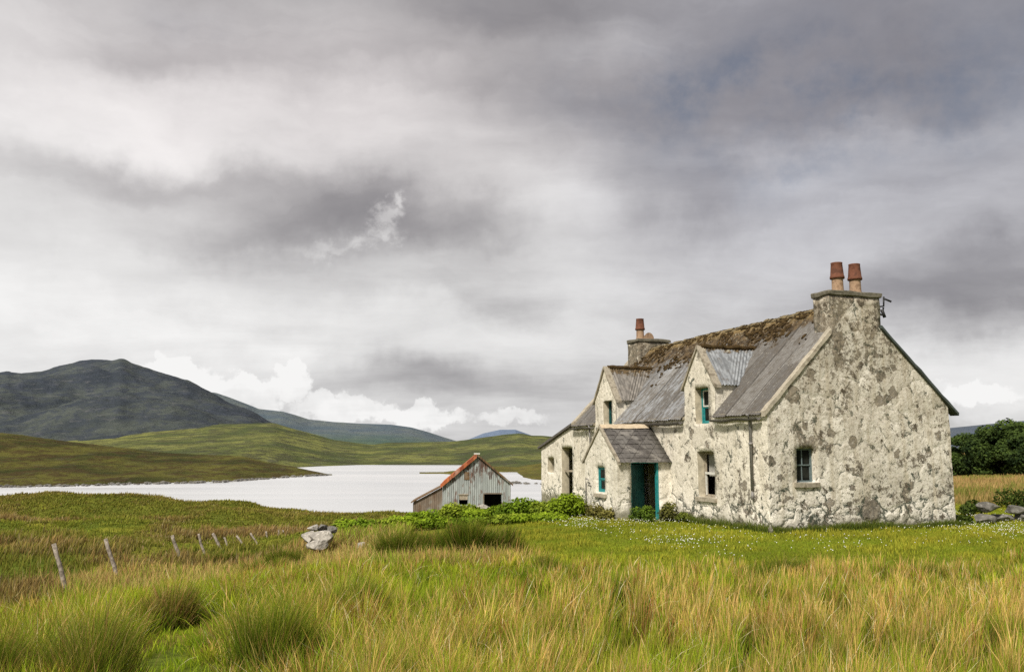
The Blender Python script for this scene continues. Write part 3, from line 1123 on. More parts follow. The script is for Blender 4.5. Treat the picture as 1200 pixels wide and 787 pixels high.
# --- dormers
def dormer(d, roofmat, label, overh=.10):
    bm = bmesh.new()
    tE = (d['eave'] - EV) / K
    n = 10
    prev = None
    for i in range(n + 1):
        t0 = .01 + tE * i / n
        a_, b_ = d['c'] - d['h'] + .006, d['c'] + d['h'] - .006
        cur = [bm.verts.new(q) for q in ((t0, a_, EV + K * t0 - .08), (t0, a_, d['eave'] + .03), (t0, b_, d['eave'] + .03), (t0, b_, EV + K * t0 - .08))]
        if prev:
            for k in range(3):
                bm.faces.new((prev[k], prev[k + 1], cur[k + 1], cur[k]))
        prev = cur
    dm = obj('dormer', bm, M['porchw'], cot)
    dm['label'] = label
    slope = (d['apex'] - d['eave']) / d['h']
    bm = bmesh.new()
    for sg in (-1, 1):
        rows, n = 46, 8
        grid = []
        for i in range(n + 1):
            x = (d['h'] + overh) * i / n                      # distance from ridge
            z = d['apex'] + .045 - slope * x
            tb = (z - EV) / K + .10
            row = []
            for k in range(rows * 2 + 1):
                t = .12 + (tb - .12) * k / (rows * 2)
                tt = t
                lift = .016 * math.sin(tt * 2 * PI / .115)
                row.append(bm.verts.new((tt, d['c'] + sg * (x + lift * .6), z + lift)))
            grid.append(row)
        for i in range(n):
            for k in range(rows * 2):
                f = bm.faces.new((grid[i][k], grid[i][k + 1], grid[i + 1][k + 1], grid[i + 1][k]))
                f.smooth = True
    obj('roof', bm, roofmat, dm)
    bm = bmesh.new()
    for sg in (-1, 1):
        x1 = d['h'] + .12
        p0 = Vector((-.07, d['c'], d['apex'] - .0))
        p1 = Vector((-.07, d['c'] + sg * x1, d['apex'] - slope * x1))
        n = 8
        r0 = None
        for i in range(n + 1):
            p = p0.lerp(p1, i / n)
            ring = [bm.verts.new(p + Vector(o)) for o in ((0, 0, -.02), (.25, 0, -.02), (.25, 0, .085), (0, 0, .085))]
            if r0:
                for k in range(4): bm.faces.new((r0[k], r0[(k + 1) % 4], ring[(k + 1) % 4], ring[k]))
            else:
                bm.faces.new(ring)
            r0 = ring
        bm.faces.new(r0)
    bmesh.ops.recalc_face_normals(bm, faces=bm.faces[:])
    roughen(bm, .018, 2.6)
    obj('coping', bm, M['coping'], dm)
    # mossy ridge roll
    bm = bmesh.new()
    tb = (d['apex'] - EV) / K
    tube(bm, [(.1 + (tb) * i / 10, d['c'], d['apex'] + .05 + .015 * math.sin(i * 2.2)) for i in range(11)], [.07 + .03 * random.random() for _ in range(11)], 8)
    roughen(bm, .03, 4, 1)
    obj('ridge_cap', bm, M['moss'], dm, True)
    return dm


dormer(DR, M['droofA'], 'nearer dormer with bluish corrugated roof')
dormer(DL, M['droofB'], 'farther dormer with mossy corrugated roof')


# --- windows (children of the cottage, frame, sash and pane below them)
def window(parent, mapf, a0, a1, z0, z1, d, framemat, upper, lower, sill=True, bars=True, mid=.5, sillmat=None, missing=False, frame_w=.06, curtain=False, name='window', label=None, sw=.045):
    bm = bmesh.new()

    def bx(b, p0, p1, q0, q1, e0, e1, mi=0):
        c = [mapf(p, q, e) for e in (e0, e1) for q in (q0, q1) for p in (p0, p1)]
        v_ = [b.verts.new(x) for x in c]
        for f in ((0, 2, 3, 1), (4, 5, 7, 6), (0, 1, 5, 4), (2, 6, 7, 3), (0, 4, 6, 2), (1, 3, 7, 5)):
            b.faces.new([v_[i] for i in f]).material_index = mi
    w = frame_w
    bx(bm, a0, a0 + w, z0, z1, d, d + .09)
    bx(bm, a1 - w, a1, z0, z1, d, d + .09)
    bx(bm, a0 + w, a1 - w, z1 - w, z1, d + .002, d + .088)
    bx(bm, a0 + w, a1 - w, z0, z0 + w, d + .002, d + .088)
    wn = obj(name, bm, framemat, parent)
    if label: wn['label'] = label
    zm = z0 + (z1 - z0) * mid
    bm = bmesh.new()
    for (p, q, ee, mt) in ((zm, z1 - w, d + .02, upper), (z0 + w, zm, d + .045, lower)):
        if mt is None: continue
        b2 = bmesh.new()
        A0, A1 = a0 + w + .003, a1 - w - .003
        bx(b2, A0, A0 + sw, p, q, ee, ee + .035)
        bx(b2, A1 - sw, A1, p, q, ee, ee + .035)
        bx(b2, A0 + sw, A1 - sw, p, p + sw, ee + .001, ee + .034)
        bx(b2, A0 + sw, A1 - sw, q - sw, q, ee + .001, ee + .034)
        if bars:
            c = (A0 + A1) / 2
            bx(b2, c - .014, c + .014, p + sw, q - sw, ee + .004, ee + .03)
        obj('sash', b2, mt, wn)
        if not missing:
            b3 = bmesh.new()
            poly(b3, [mapf(A0 + sw, p + sw, ee + .018), mapf(A1 - sw, p + sw, ee + .018), mapf(A1 - sw, q - sw, ee + .018), mapf(A0 + sw, q - sw, ee + .018)])
            obj('pane', b3, M['glass'], wn)
    bm.free()
    if sill:
        b4 = bmesh.new()
        bx(b4, a0 - .10, a1 + .10, z0 - .13, z0 - .005, -.07, d + .02)
        roughen(b4, .015, 3, 2)
        obj('sill', b4, sillmat or M['cope_pale'], wn)
    if curtain:
        b5 = bmesh.new()
        pr = None
        for k in range(15):
            p = a1 - w - .45 + .45 * k / 14
            e = d + .14 + .025 * math.sin(k * 1.9)
            cur = [b5.verts.new(mapf(p, zm - .1, e)), b5.verts.new(mapf(p, z1 - w, e))]
            if pr: b5.faces.new((pr[0], cur[0], cur[1], pr[1]))
            pr = cur
        obj('curtain', b5, M['curtain'], wn, True)
    return wn


fr = lambda a, z, d: (d, a, z)
ga = lambda a, z, d: (a, d, z)
window(cot, fr, 2.89, 3.90, .78, 2.22, .24, M['coping'], M['boards'], M['boards'], True, False, .52, None, True, .05, True, sw=.032, label='broken ground floor sash window with white rail')
bm = bmesh.new()
box(bm, .225, .275, 2.955, 3.835, 1.50, 1.57)
box(bm, .245, .29, 3.80, 3.85, .84, 1.50)
obj('meeting_rail', bm, M['white_paint'], bpy.data.objects['window'])
window(cot, fr, 3.13, 3.95, 3.12, 4.28, .24, M['teal'], M['white_paint'], M['teal'], False, False, .48, label='dormer sash window with teal lower sash')
window(cot, fr, 10.45, 11.27, 3.27, 4.24, .24, M['teal_shaded'], M['teal_shaded'], M['teal_shaded'], False, False, .5, label='teal sash window in the farther dormer')
window(cot, ga, .92, 1.56, 1.36, 2.33, .15, M['grey_paint'], M['grey_paint'], M['grey_paint'], True, True, .5, M['coping'], frame_w=.03, sw=.022, label='small four pane gable window with blue grey frame')

# --- drainpipes and gutters
bm = bmesh.new()
tube(bm, [(-.16, .74, EV - .08), (-.06, .76, EV - .25), (-.06, .76, 1.1)], .045, 8)
tube(bm, [(-.06, .76, 2.42), (-.06, .76, 2.50)], .065, 8)
tube(bm, [(-.06, .76, 1.08), (-.06, .76, .85)], .045, 8)
obj('drainpipe', bm, M['pipe'], cot)
bm = bmesh.new()
tube(bm, [(-.12, 12.5, EV - .1), (-.07, 12.5, 2.4)], .04, 8)
obj('drainpipe', bm, M['pipe'], cot)
def gutter(s0, s1, t=-.18, z=EV - .20, mat='gutter'):
    bm = bmesh.new()
    n = 7
    rows = []
    N = 12
    for j in range(N + 1):
        s = s0 + (s1 - s0) * j / N
        dz = -.02 * math.sin(j * .9)
        rows.append([bm.verts.new((t + .075 * math.cos(PI + PI * k / n), s, z + dz + .07 * math.sin(PI + PI * k / n))) for k in range(n + 1)])
    for j in range(N):
        for k in range(n):
            bm.faces.new((rows[j][k], rows[j][k + 1], rows[j + 1][k + 1], rows[j + 1][k]))
    obj('gutter', bm, M[mat], cot, True)


gutter(.15, DR['c'] - DR['h'] - .02)
gutter(DR['c'] + DR['h'] + .02, DL['c'] - DL['h'] - .02)
gutter(DL['c'] + DL['h'] + .02, L_)
# moulded eaves course below the sheets
bm = bmesh.new()
for a_, b_ in ((.0, DR['c'] - DR['h']), (DR['c'] + DR['h'], DL['c'] - DL['h']), (DL['c'] + DL['h'], L_)):
    box(bm, -.09, .06, a_ + .01, b_ - .01, EV - .12, EV - .02)
obj('eaves_board', bm, M['coping'], cot)

# --- porch
PS0, PS1, PT, PE, PR = 5.76, 8.55, -2.0, 1.92, 3.06
PC = (PS0 + PS1) / 2


def porch_top(s):
    return PE + (PR - PE) * (1 - abs(s - PC) / (PC - PS0))


bm = bmesh.new()
wall(bm, lambda a, z, d: (PT + d, a, z), PS0, PS1, BASE, porch_top, [(6.79, 7.48, .80, 1.68)], reveal=.16, breaks=[PC], rmi=0)
wall(bm, lambda a, z, d: (a, PS0 + d, z), PT, 0.02, BASE, lambda a: PE, [(-1.50, -.45, -.1, 1.86)], reveal=.12, rmi=0)
wall(bm, lambda a, z, d: (a, PS1 - d, z), PT, 0.02, BASE, lambda a: PE, [], step=.4)
po = obj('porch', bm, M['porchw'], cot, True)
po['label'] = 'small front porch with slate roof and open teal door'
sl = (PR - PE) / (PC - PS0)
bm = bmesh.new()
for sg in (-1, 1):
    x1 = PC - PS0 + .14
    rows, n = 8, 16
    for i in range(rows):
        for k in range(n):
            xa, xb = x1 * i / rows, x1 * (i + 1) / rows + .03
            ta, tb = PT - .02 + (2.02) * k / n, PT - .02 + 2.02 * (k + 1) / n
            dz = .02 * (random.random() - .5)
            poly(bm, [(ta, PC + sg * xa, PR + .055 - sl * xa + dz), (tb, PC + sg * xa, PR + .055 - sl * xa + dz),
                      (tb, PC + sg * xb, PR + .075 - sl * xb + dz), (ta, PC + sg * xb, PR + .075 - sl * xb + dz)])
for sg in (-1, 1):
    x1 = PC - PS0 + .10
    poly(bm, [(PT + .02, PC, PR + .02), (-.02, PC, PR + .02), (-.02, PC + sg * x1, PR + .02 - sl * x1), (PT + .02, PC + sg * x1, PR + .02 - sl * x1)])
obj('roof', bm, M['slate'], po)
bm = bmesh.new()
for sg in (-1, 1):
    for i in range(12):
        ta, tb = PT - .02 + 1.9 * i / 12, PT - .02 + 1.9 * (i + 1) / 12
        poly(bm, [(ta, PC, PR + .13), (tb, PC, PR + .13), (tb, PC + sg * .17, PR - .02), (ta, PC + sg * .17, PR - .02)])
roughen(bm, .025, 3)
obj('ridge_cap', bm, simple('buff ridge tile', (.55, .45, .32), .9, .3, 4, .1, (.2, .13, .08), .4), po)
bm = bmesh.new()
for sg in (-1, 1):
    x1 = PC - PS0 + .16
    prism(bm, [(PT - .05, PC, PR + .09), (PT - .05, PC + sg * x1, PR + .09 - sl * x1), (PT - .05, PC + sg * x1, PR - .01 - sl * x1), (PT - .05, PC, PR - .01)], (.10, 0, 0))
bmesh.ops.recalc_face_normals(bm, faces=bm.faces[:])
bmesh.ops.subdivide_edges(bm, edges=[e for e in bm.edges if e.calc_length() > .5], cuts=6)
roughen(bm, .015, 3)
obj('verge_board', bm, M['coping'], po)
pw = window(po, lambda a, z, d: (PT + d, a, z), 6.79, 7.48, .80, 1.68, .06, M['teal'], M['teal'], M['teal'], False, False, .5)
# a window of the porch is one sub-part: fold its pieces into it
def fold(root):
    for ch in list(root.children):
        me = root.data
        bm = bmesh.new()
        bm.from_mesh(me)
        off = len(me.materials)
        n0 = len(bm.faces)
        bm.from_mesh(ch.data)
        bm.faces.ensure_lookup_table()
        for f in bm.faces[n0:]: f.material_index = off
        me.materials.append(ch.data.materials[0])
        bm.to_mesh(me)
        bm.free()
        bpy.data.objects.remove(ch)


fold(pw)
bm = bmesh.new()
box(bm, PT - .08, PT + .06, 6.66, 7.62, .62, .745)
roughen(bm, .012, 3, 2)
obj('sill', bm, M['cope_pale'], po)
bm = bmesh.new()
box(bm, -1.50, -1.46, PS0 + .03, PS0 + .14, -.1, 1.86)
box(bm, -.52, -.45, PS0 + .002, PS0 + .14, -.1, 1.86)
box(bm, -1.46, -.52, PS0 + .032, PS0 + .138, 1.82, 1.86)
obj('door_frame', bm, M['teal'], po)
bm = bmesh.new()
Mx = Matrix.Translation((-1.43, PS0 + .15, 0)) @ Matrix.Rotation(math.radians(31), 4, 'Z')
for k in range(5):
    box(bm, .17 * k + .003, .17 * (k + 1) - .003, 0, .035, -.02, 1.78, 0, Mx)
box(bm, 0, .85, .035, .06, .25, .37, 0, Mx)
box(bm, 0, .85, .035, .06, 1.4, 1.52, 0, Mx)
obj('door', bm, M['teal_shaded'], po)
bm = bmesh.new()
box(bm, PT + .3, -.05, PS1 - .45, PS1 - .4, -.1, 1.9)
box(bm, PT + .3, PT + .34, PS0 + .3, PS1 - .45, -.1, .75)
obj('inner_panelling', bm, M['dark'], po)
# overflow pipe and hook by the porch
bm = bmesh.new()
tube(bm, [(PT - .03, 8.42, .1), (PT - .03, 8.42, 1.05), (PT - .12, 8.2, 1.25), (PT - .12, 7.95, 1.2)], .02, 6)
tube(bm, [(PT - .02, 8.0, .98), (PT - .13, 7.95, 1.0), (PT - .13, 7.85, 1.12)], .025, 6)
obj('stand_pipe', bm, M['pipe'], po)

# --- lean-to beyond the far gable
LS = 18.75
bm = bmesh.new()
ltop = lambda s: 3.32 - (3.32 - 2.32) * (s - L_) / (LS - L_)
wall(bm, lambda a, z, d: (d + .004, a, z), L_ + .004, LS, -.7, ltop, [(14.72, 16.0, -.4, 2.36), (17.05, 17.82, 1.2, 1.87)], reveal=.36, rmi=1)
wall(bm, lambda a, z, d: (a, LS - d, z), 0.004, 4.2, -.7, lambda a: 2.32, [], step=.4)
wall(bm, lambda a, z, d: (4.2 - d, a, z), L_ + .004, LS, -.7, ltop, [], step=.4)
lt = obj('lean_to', bm, [M['porchw'], M['reveal']], cot, True)
lt['label'] = 'lower lean-to outhouse beyond the far gable'
bm = bmesh.new()
prism(bm, [(-.12, L_ + .06, 3.34), (-.12, LS + .2, 2.29), (-.12, LS + .2, 2.39), (-.12, L_ + .06, 3.44)], (4.4, 0, 0))
bmesh.ops.recalc_face_normals(bm, faces=bm.faces[:])
obj('roof', bm, M['gutter'], lt)
bm = bmesh.new()
box(bm, .10, .16, 14.74, 14.80, -.4, 2.34)
box(bm, .10, .15, 14.80, 15.95, 1.28, 1.36)
obj('door_frame', bm, M['boards'], lt)

# ------------------------------------------------------------------ byre (iron shed)
BY = 62.0
bpos = at(558.5, 597, BY)
bz = gzp(bpos.x, BY) - .1
byre = empty('byre', (bpos.x, BY, bz), math.radians(2.6))
tag(byre, 'old corrugated iron byre with peeling pale blue gable and rusty orange roof edge', 'shed')
pxm = BY / 1008.6
bw = 39.6 * pxm                                       # half width
base_z = 0
eh = (597 - 568) * pxm + .55
ah = (597 - 535) * pxm + .55


def m_iron(name, base, rust, amt=.5):
    m = NT(name)
    v = m.coord()
    n = m.noise(m.mapping(v, (3, 3, .5)), 1.2, 6, .65)
    n2 = m.noise(m.mapping(v, (2, 2, .8)), .9, 6, .7)
    z = m.xyz(v)[2]
    c = m.mix(m.rng(n, .40, .62), tuple(q * .72 for q in base), base)
    c = m.mix(m.mul(m.rng(n2, .60 - amt * .12, .68 - amt * .1), .85), c, rust)
    c = m.mix(m.mul(m.rng(m.noise(v, 1.1, 3), .5, .7), .5), c, (.33, .36, .34))
    c = m.mix(m.mul(m.rng(m.noise(m.mapping(v, (2.2, 1, .45)), 1.5, 5, .7, .5), m.sub(.66, m.mul(m.rng(z, 1.5, 3.6), .18)), m.sub(.70, m.mul(m.rng(z, 1.5, 3.6), .18))), .8), c, tuple(q * .5 for q in rust))
    return m.out(c, .75, m.bump(n, .3, .02), .3)


M['iron_blue'] = m_iron('pale blue corrugated iron', (.37, .40, .39), (.15, .075, .05), .65)
M['iron_brown'] = m_iron('brown corrugated iron', (.20, .155, .115), (.12, .07, .04), .5)
M['iron_orange'] = m_iron('rusty orange sheet', (.52, .155, .055), (.36, .09, .04), .4)
M['iron_rust'] = m_iron('dark rusty sheet', (.20, .12, .055), (.10, .055, .03), .6)


def corr_wall(bm, x0, x1, z0, top, openings, y=0.0, pitch=.15, amp=.018):
    n = int((x1 - x0) / pitch * 4)
    zs = sorted({z0} | {q for o in openings for q in o[2:4]})
    xs_ = sorted({x0 + (x1 - x0) * i / n for i in range(n + 1)} | {q for o in openings for q in o[:2]})
    for a, b in zip(xs_[:-1], xs_[1:]):
        if b - a < 1e-5: continue
        ya, yb = y + amp * math.sin(a / pitch * 2 * PI), y + amp * math.sin(b / pitch * 2 * PI)
        lv = zs + [None]
        for j in range(len(zs)):
            zl_ = zs[j]
            m_ = (a + b) / 2
            za, zb = (zs[j + 1],) * 2 if j + 1 < len(zs) else (top(a), top(b))
            if any(o[0] < m_ < o[1] and o[2] - 1e-6 <= zl_ and (j + 1 < len(zs) and zs[j + 1] <= o[3] + 1e-6) for o in openings): continue
            if za <= zl_: continue
            poly(bm, [(a, ya, zl_), (b, yb, zl_), (b, yb, zb), (a, ya, za)])


bx0, bx1 = -bw, bw
btop = lambda x: eh + (ah - eh) * (1 - abs(x) / bw)
door = (.22 * bw, .725 * bw, -.3, .55 + 17.5 * pxm)
win = (-.516 * bw, -.264 * bw, .55 + 5.5 * pxm, .55 + 16.5 * pxm)
BL = 8.0
bm = bmesh.new()
corr_wall(bm, bx0, bx1, -.6, btop, [door, win])
obj('wall', bm, M['iron_blue'], byre)['label'] = 'pale blue peeling corrugated gable'
bm = bmesh.new()
corr_wall(bm, bx0, bx1, -.6, btop, [], y=BL)
for x in (bx0, bx1):
    poly(bm, [(x, 0.02, -.6), (x, BL, -.6), (x, BL, eh), (x, .02, eh)])
obj('wall', bm, M['iron_blue'], byre)
sl2 = (ah - eh) / bw
for sg, mt, lb in ((-1, 'iron_orange', 'orange rusty roof slope'), (1, 'iron_rust', 'brown rusty roof slope')):
    bm = bmesh.new()
    x1 = bw + .16
    N = 56
    pr = None
    for k in range(N + 1):
        y = -.18 + (BL + .36) * k / N
        l = .025 * math.sin(y / .3 * 2 * PI)
        th = .13 if sg < 0 else .09
        cur = [bm.verts.new((sg * 0.0, y, ah + .10 + l)), bm.verts.new((sg * x1, y, ah + .10 - sl2 * x1 + l)),
               bm.verts.new((sg * x1, y, ah + .10 - th - sl2 * x1)), bm.verts.new((0, y, ah + .10 - th))]
        if pr:
            for q in range(4): bm.faces.new((pr[q], pr[(q + 1) % 4], cur[(q + 1) % 4], cur[q]))
        else:
            bm.faces.new(cur)
        pr = cur
    bm.faces.new(pr)
    bmesh.ops.recalc_face_normals(bm, faces=bm.faces[:])
    obj('roof', bm, M[mt], byre)['label'] = lb
    # barge board along the gable edge
    bm = bmesh.new()
    bh = .30 if sg < 0 else .15
    prism(bm, [(0.0, -.22, ah + .14), (sg * x1, -.22, ah + .14 - sl2 * x1), (sg * x1, -.22, ah + .14 - bh - sl2 * x1), (0, -.22, ah + .14 - bh)], (0, .03, 0))
    bmesh.ops.recalc_face_normals(bm, faces=bm.faces[:])
    obj('barge_board', bm, M[mt], byre)
bm = bmesh.new()
box(bm, -.22, .22, -.24, 1.2, ah + .08, ah + .17)
roughen(bm, .02, 3)
obj('ridge_cap', bm, M['white_paint'], byre)
# leaning side shelter
ltx = -(573 - 484.5) * pxm - bw * 0
bm = bmesh.new()
x0 = bx0 - 34 * pxm
stop = lambda x: .55 + 8.0 * pxm + (x - x0) / (bx0 - x0) * 18.0 * pxm
corr_wall(bm, x0, bx0 - .01, -.8, stop, [], y=.05, amp=.008)
poly(bm, [(x0, .05, -.8), (x0, 4, -.8), (x0, 4, stop(x0)), (x0, .05, stop(x0))])
sh = obj('lean_to', bm, M['iron_brown'], byre)
sh['label'] = 'brown boarded side shelter'
bm = bmesh.new()
prism(bm, [(x0 - .15, -.1, stop(x0) - .04), (bx0 - .02, -.1, stop(bx0) + .02), (bx0 - .02, -.1, stop(bx0) + .10), (x0 - .15, -.1, stop(x0) + .05)], (0, 4.2, 0))
bmesh.ops.recalc_face_normals(bm, faces=bm.faces[:])
obj('roof', bm, M['iron_rust'], sh)
bm = bmesh.new()
box(bm, door[0] - .05, door[1] + .05, -.05, .02, door[3], door[3] + .09)
box(bm, door[0] - .09, door[0], -.05, .02, -.3, door[3])
obj('door_frame', bm, M['iron_brown'], byre)
bm = bmesh.new()
box(bm, win[0], win[1], .02, .05, (win[2] + win[3]) / 2, win[3])
box(bm, win[0] - .05, win[1] + .05, -.04, .02, win[3], win[3] + .07)
obj('window', bm, M['boards'], byre)
bm = bmesh.new()
box(bm, -.365 * bw, -.214 * bw, -.035, -.02, .55 + 34 * pxm, .55 + 43 * pxm)
obj('hatch', bm, M['iron_rust'], byre)
bm = bmesh.new()
box(bm, bx0 + .1, bx1 - .1, 1.6, 1.65, -.5, eh)
obj('partition', bm, M['dark'], byre)

# ------------------------------------------------------------------ fence posts
M['post'] = simple('bleached post', (.36, .31, .26), .95, .45, 7, .1, (.11, .09, .07), .8)
posts = [((79.3, 696), (63, 637), 19.0), ((138, 678), (123.5, 631), 22.5), ((211, 653), (201.5, 627), 28), ((238, 644), (232.5, 625), 30), ((258, 641), (249.5, 624.5), 33),
         ((266, 638), (263, 629), 35), ((288, 643), (277.5, 627), 36), ((302, 638), (293.5, 624), 38), ((315, 637), (311.5, 622), 40), ((328.5, 632), (326.3, 620.5), 42), ((334, 631), (331.5, 620.5), 44)]
plabel = ['tall leaning grey fence post, nearest and leftmost of the line', 'second tall leaning fence post, right of the nearest one', 'third post of the fence line, leaning left, alone before a gap',
          'thin post just right of the third post', 'thicker leaning post fifth along the fence line', 'short stub of post beside the fifth post', 'strongly tilted post in the middle of the far fence',
          'tilted post right of the strongly tilted one', 'upright post eighth or so, standing apart by rushes', 'left one of the last close pair of small posts', 'last and farthest small post near the boulder heap']
for i, (b, t, Y) in enumerate(posts):
    bp, tp = at(*b, Y), at(*t, Y)
    g = gzp(bp.x, Y)
    bm = bmesh.new()
    top = tp - bp
    r = .055 if i < 2 else (.062 if i in (2, 4) else .048)
    N = 7
    dn = bp - top.normalized() * (max(0, bp.z - g) + .5)
    pts = [dn.lerp(tp, k / N) - bp for k in range(N + 1)]
    pts = [p + Vector((.012 * math.sin(k * 1.7 + i), .012 * math.cos(k + i), 0)) for k, p in enumerate(pts)]
    tube(bm, pts, [r * (1.1 - .28 * k / N) for k in range(N + 1)], 7)
    for v in bm.verts:
        v.co += .012 * mnoise.noise_vector(v.co * 6 + Vector((i, 0, 0)))
    o = obj('fence_post', bm, M['post'])
    o.location = bp
    tag(o, plabel[i], 'fence post', 'weathered posts of the broken fence')

# ------------------------------------------------------------------ boulders and the dry stone wall
def heap_stone(px, py, Y, r, seed, label, mat):
    bm = bmesh.new()
    rock(bm, (0, 0, 0), r, seed)
    o = obj('boulder', bm, M[mat], None)
    o.location = at(px, py, Y)
    return tag(o, label, 'boulder', 'boulders of the grey heap')


heap_stone(379, 629, 25.0, (.39, .34, .22), 3, 'large pale flat-topped boulder at the base of the heap in the grass', 'stone_pale')
heap_stone(362, 629, 25.2, (.24, .24, .26), 8, 'low boulder leaning on the left side of the heap', 'stone_pale')
heap_stone(367, 618.5, 25.4, (.19, .2, .13), 4, 'small grey boulder atop the left end of the heap', 'stone_pale')
heap_stone(378, 617.5, 25.5, (.20, .2, .14), 5, 'grey boulder on top of the heap, middle of three', 'stone')
heap_stone(389, 619.5, 25.4, (.20, .2, .13), 6, 'darker boulder on the right end of the heap', 'stone')
heap_stone(373, 636.5, 24.85, (.38, .30, .20), 9, 'small pale stone half sunk in grass at the front foot of the heap', 'stone_pale')
stone(428, 633, 24.5, (.34, .25, .2), 12, 'half buried pale boulder in grass between heap and dark rushes', 'stone_pale', None, .1)
stone(427, 611, 40, (.42, .3, .2), 14, 'flat pale stone among green leaves left of the byre', 'stone_pale')
stone(440, 608, 42, (.40, .3, .26), 15, 'rounded brownish stone beside the flat pale stone', 'stone')
stone(474, 606, 45, (.6, .4, .30), 16, 'dark grey boulder left of the brown side shelter', 'stone')
stone(397, 610, 40, (.3, .2, .2), 18, 'small white stone beyond the boulder heap', 'stone_pale')
stone(566, 596, 59.5, (.8, .4, .5), 19, 'pale boulder before the open doorway of the byre', 'stone_pale', None, .0)
stone(545, 598, 60, (.5, .3, .35), 20, 'small pale boulder under the byre window', 'stone_pale', None, .0)
dw = empty('stone_wall', (*at(1152, 610, 27.5)[:2], 0.0), math.radians(9))
tag(dw, 'tumbled low dry stone wall at the right edge of the lawn', 'stone wall')
rv = random.Random(9)
first = None
lay = [(.0, .0, .42, .26), (.75, .0, .38, .22), (1.45, 0, .42, .24), (2.2, 0, .4, .25), (2.95, 0, .4, .25), (.25, .36, .46, .18), (1.15, .30, .40, .17), (1.9, .34, .42, .18), (2.6, .32, .4, .16), (3.6, .0, .4, .2)]
for k, (x, z, rx, rz) in enumerate(lay):
    bm = bmesh.new()
    rock(bm, (0, 0, 0), (rx, rx * .8 + .01, rz), 30 + k)
    o = obj('stone', bm, M['stone'], dw)
    o.location = (x + rv.uniform(-.05, .05), rv.uniform(-.08, .08), z + .12)

# ------------------------------------------------------------------ grass
def blades(name, X, Y, H, Wd, az, bend, c0, c1, mat, parent=None, z0=None, loc=None, plume=None):
    n = len(X)
    Z = gz(X, Y) - .02 if z0 is None else z0
    if loc is not None:
        X, Y, Z = X - loc[0], Y - loc[1], Z - loc[2]
    dx, dy = np.cos(az), np.sin(az)
    fa = RNG.uniform(0, 2 * PI, n)
    wx, wy = np.cos(fa) * Wd * .5, np.sin(fa) * Wd * .5
    lv = np.array([0, .38, .72, 1.0])
    wv = np.tile(np.array([.8, 1.0, .62, 0]), (n, 1))
    if plume is not None:
        wv[plume] = np.array([.55, .5, 1.25, 0])
    V = np.zeros((n, 7, 3), np.float32)
    C = np.zeros((n, 7, 3), np.float32)
    k = 0
    for i in range(4):
        u = lv[i]
        off = bend * H * (u ** 1.8)
        zz = H * u * np.sqrt(np.maximum(0.12, 1 - (bend * u ** .8 * .8) ** 2))
        px, py, pz = X + dx * off, Y + dy * off, Z + zz
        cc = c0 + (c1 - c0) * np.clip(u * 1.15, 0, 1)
        if i < 3:
            V[:, k] = np.stack([px - wx * wv[:, i], py - wy * wv[:, i], pz], -1)
            V[:, k + 1] = np.stack([px + wx * wv[:, i], py + wy * wv[:, i], pz], -1)
            C[:, k] = cc
            C[:, k + 1] = cc
            k += 2
        else:
            V[:, 6] = np.stack([px, py, pz], -1)
            C[:, 6] = cc
    b = (np.arange(n) * 7)[:, None]
    Q = np.concatenate([b + np.array([0, 1, 3, 2]), b + np.array([2, 3, 5, 4])], 0)
    T = b + np.array([4, 5, 6])
    me = bpy.data.meshes.new(name)
    mesh_fill(me, V.reshape(-1, 3), Q, 4, C.reshape(-1, 3), T)
    me.polygons.foreach_set('use_smooth', np.ones(len(me.polygons), bool))
    me.materials.append(mat)
    o = bpy.data.objects.new(name, me)
    COL.objects.link(o)
    if loc is not None: o.location = loc
    if parent: o.parent = parent
    return o


def scatter(n, y0, y1, dens_pow=1.0, xl=lambda y: -.64 * y - 2.5, xr=lambda y: .64 * y + 2.5, clump=.12, per=9):
    """clumped points over the wedge in view; density falls with distance"""
    m_ = max(1, n // per)
    u = RNG.random(m_)
    if dens_pow == 1.0:      # uniform in Y  => density ~ 1/Y
        Yc = y0 + (y1 - y0) * u
    else:
        Yc = np.sqrt(y0 * y0 + (y1 * y1 - y0 * y0) * u)
    Xc = xl(Yc) + (xr(Yc) - xl(Yc)) * RNG.random(m_)
    X = np.repeat(Xc, per) + RNG.normal(0, clump, m_ * per)
    Y = np.repeat(Yc, per) + RNG.normal(0, clump, m_ * per)
    return X, Y, Xc, Yc, np.repeat(np.arange(m_), per)


def lerpc(a, b, t):
    return np.asarray(a) + (np.asarray(b) - np.asarray(a)) * t[:, None]


def jit(c, n, a=.18):
    return c * (1 + RNG.uniform(-a, a, (n, 1))) * (1 + RNG.uniform(-a * .4, a * .4, (n, 3)))


WIND = math.radians(10)


def tall_mask(X, Y):
    lawn_edge = m_lawn(X, Y)
    ok = RNG.random(len(X)) > lawn_edge * .965
    ok &= ~hits_house(X, Y, .3)
    ok &= ~((X < -.40 * Y - 1.0) & (Y > 17 + 2 * fbm(X, Y, 2, 90, 2)))
    return ok


def path_gap(X, Y):
    return np.exp(-(((X + .365 * Y + .25 * np.sin(Y * .9)) / .52) ** 2)) * sst(11.8, 10.5, Y)


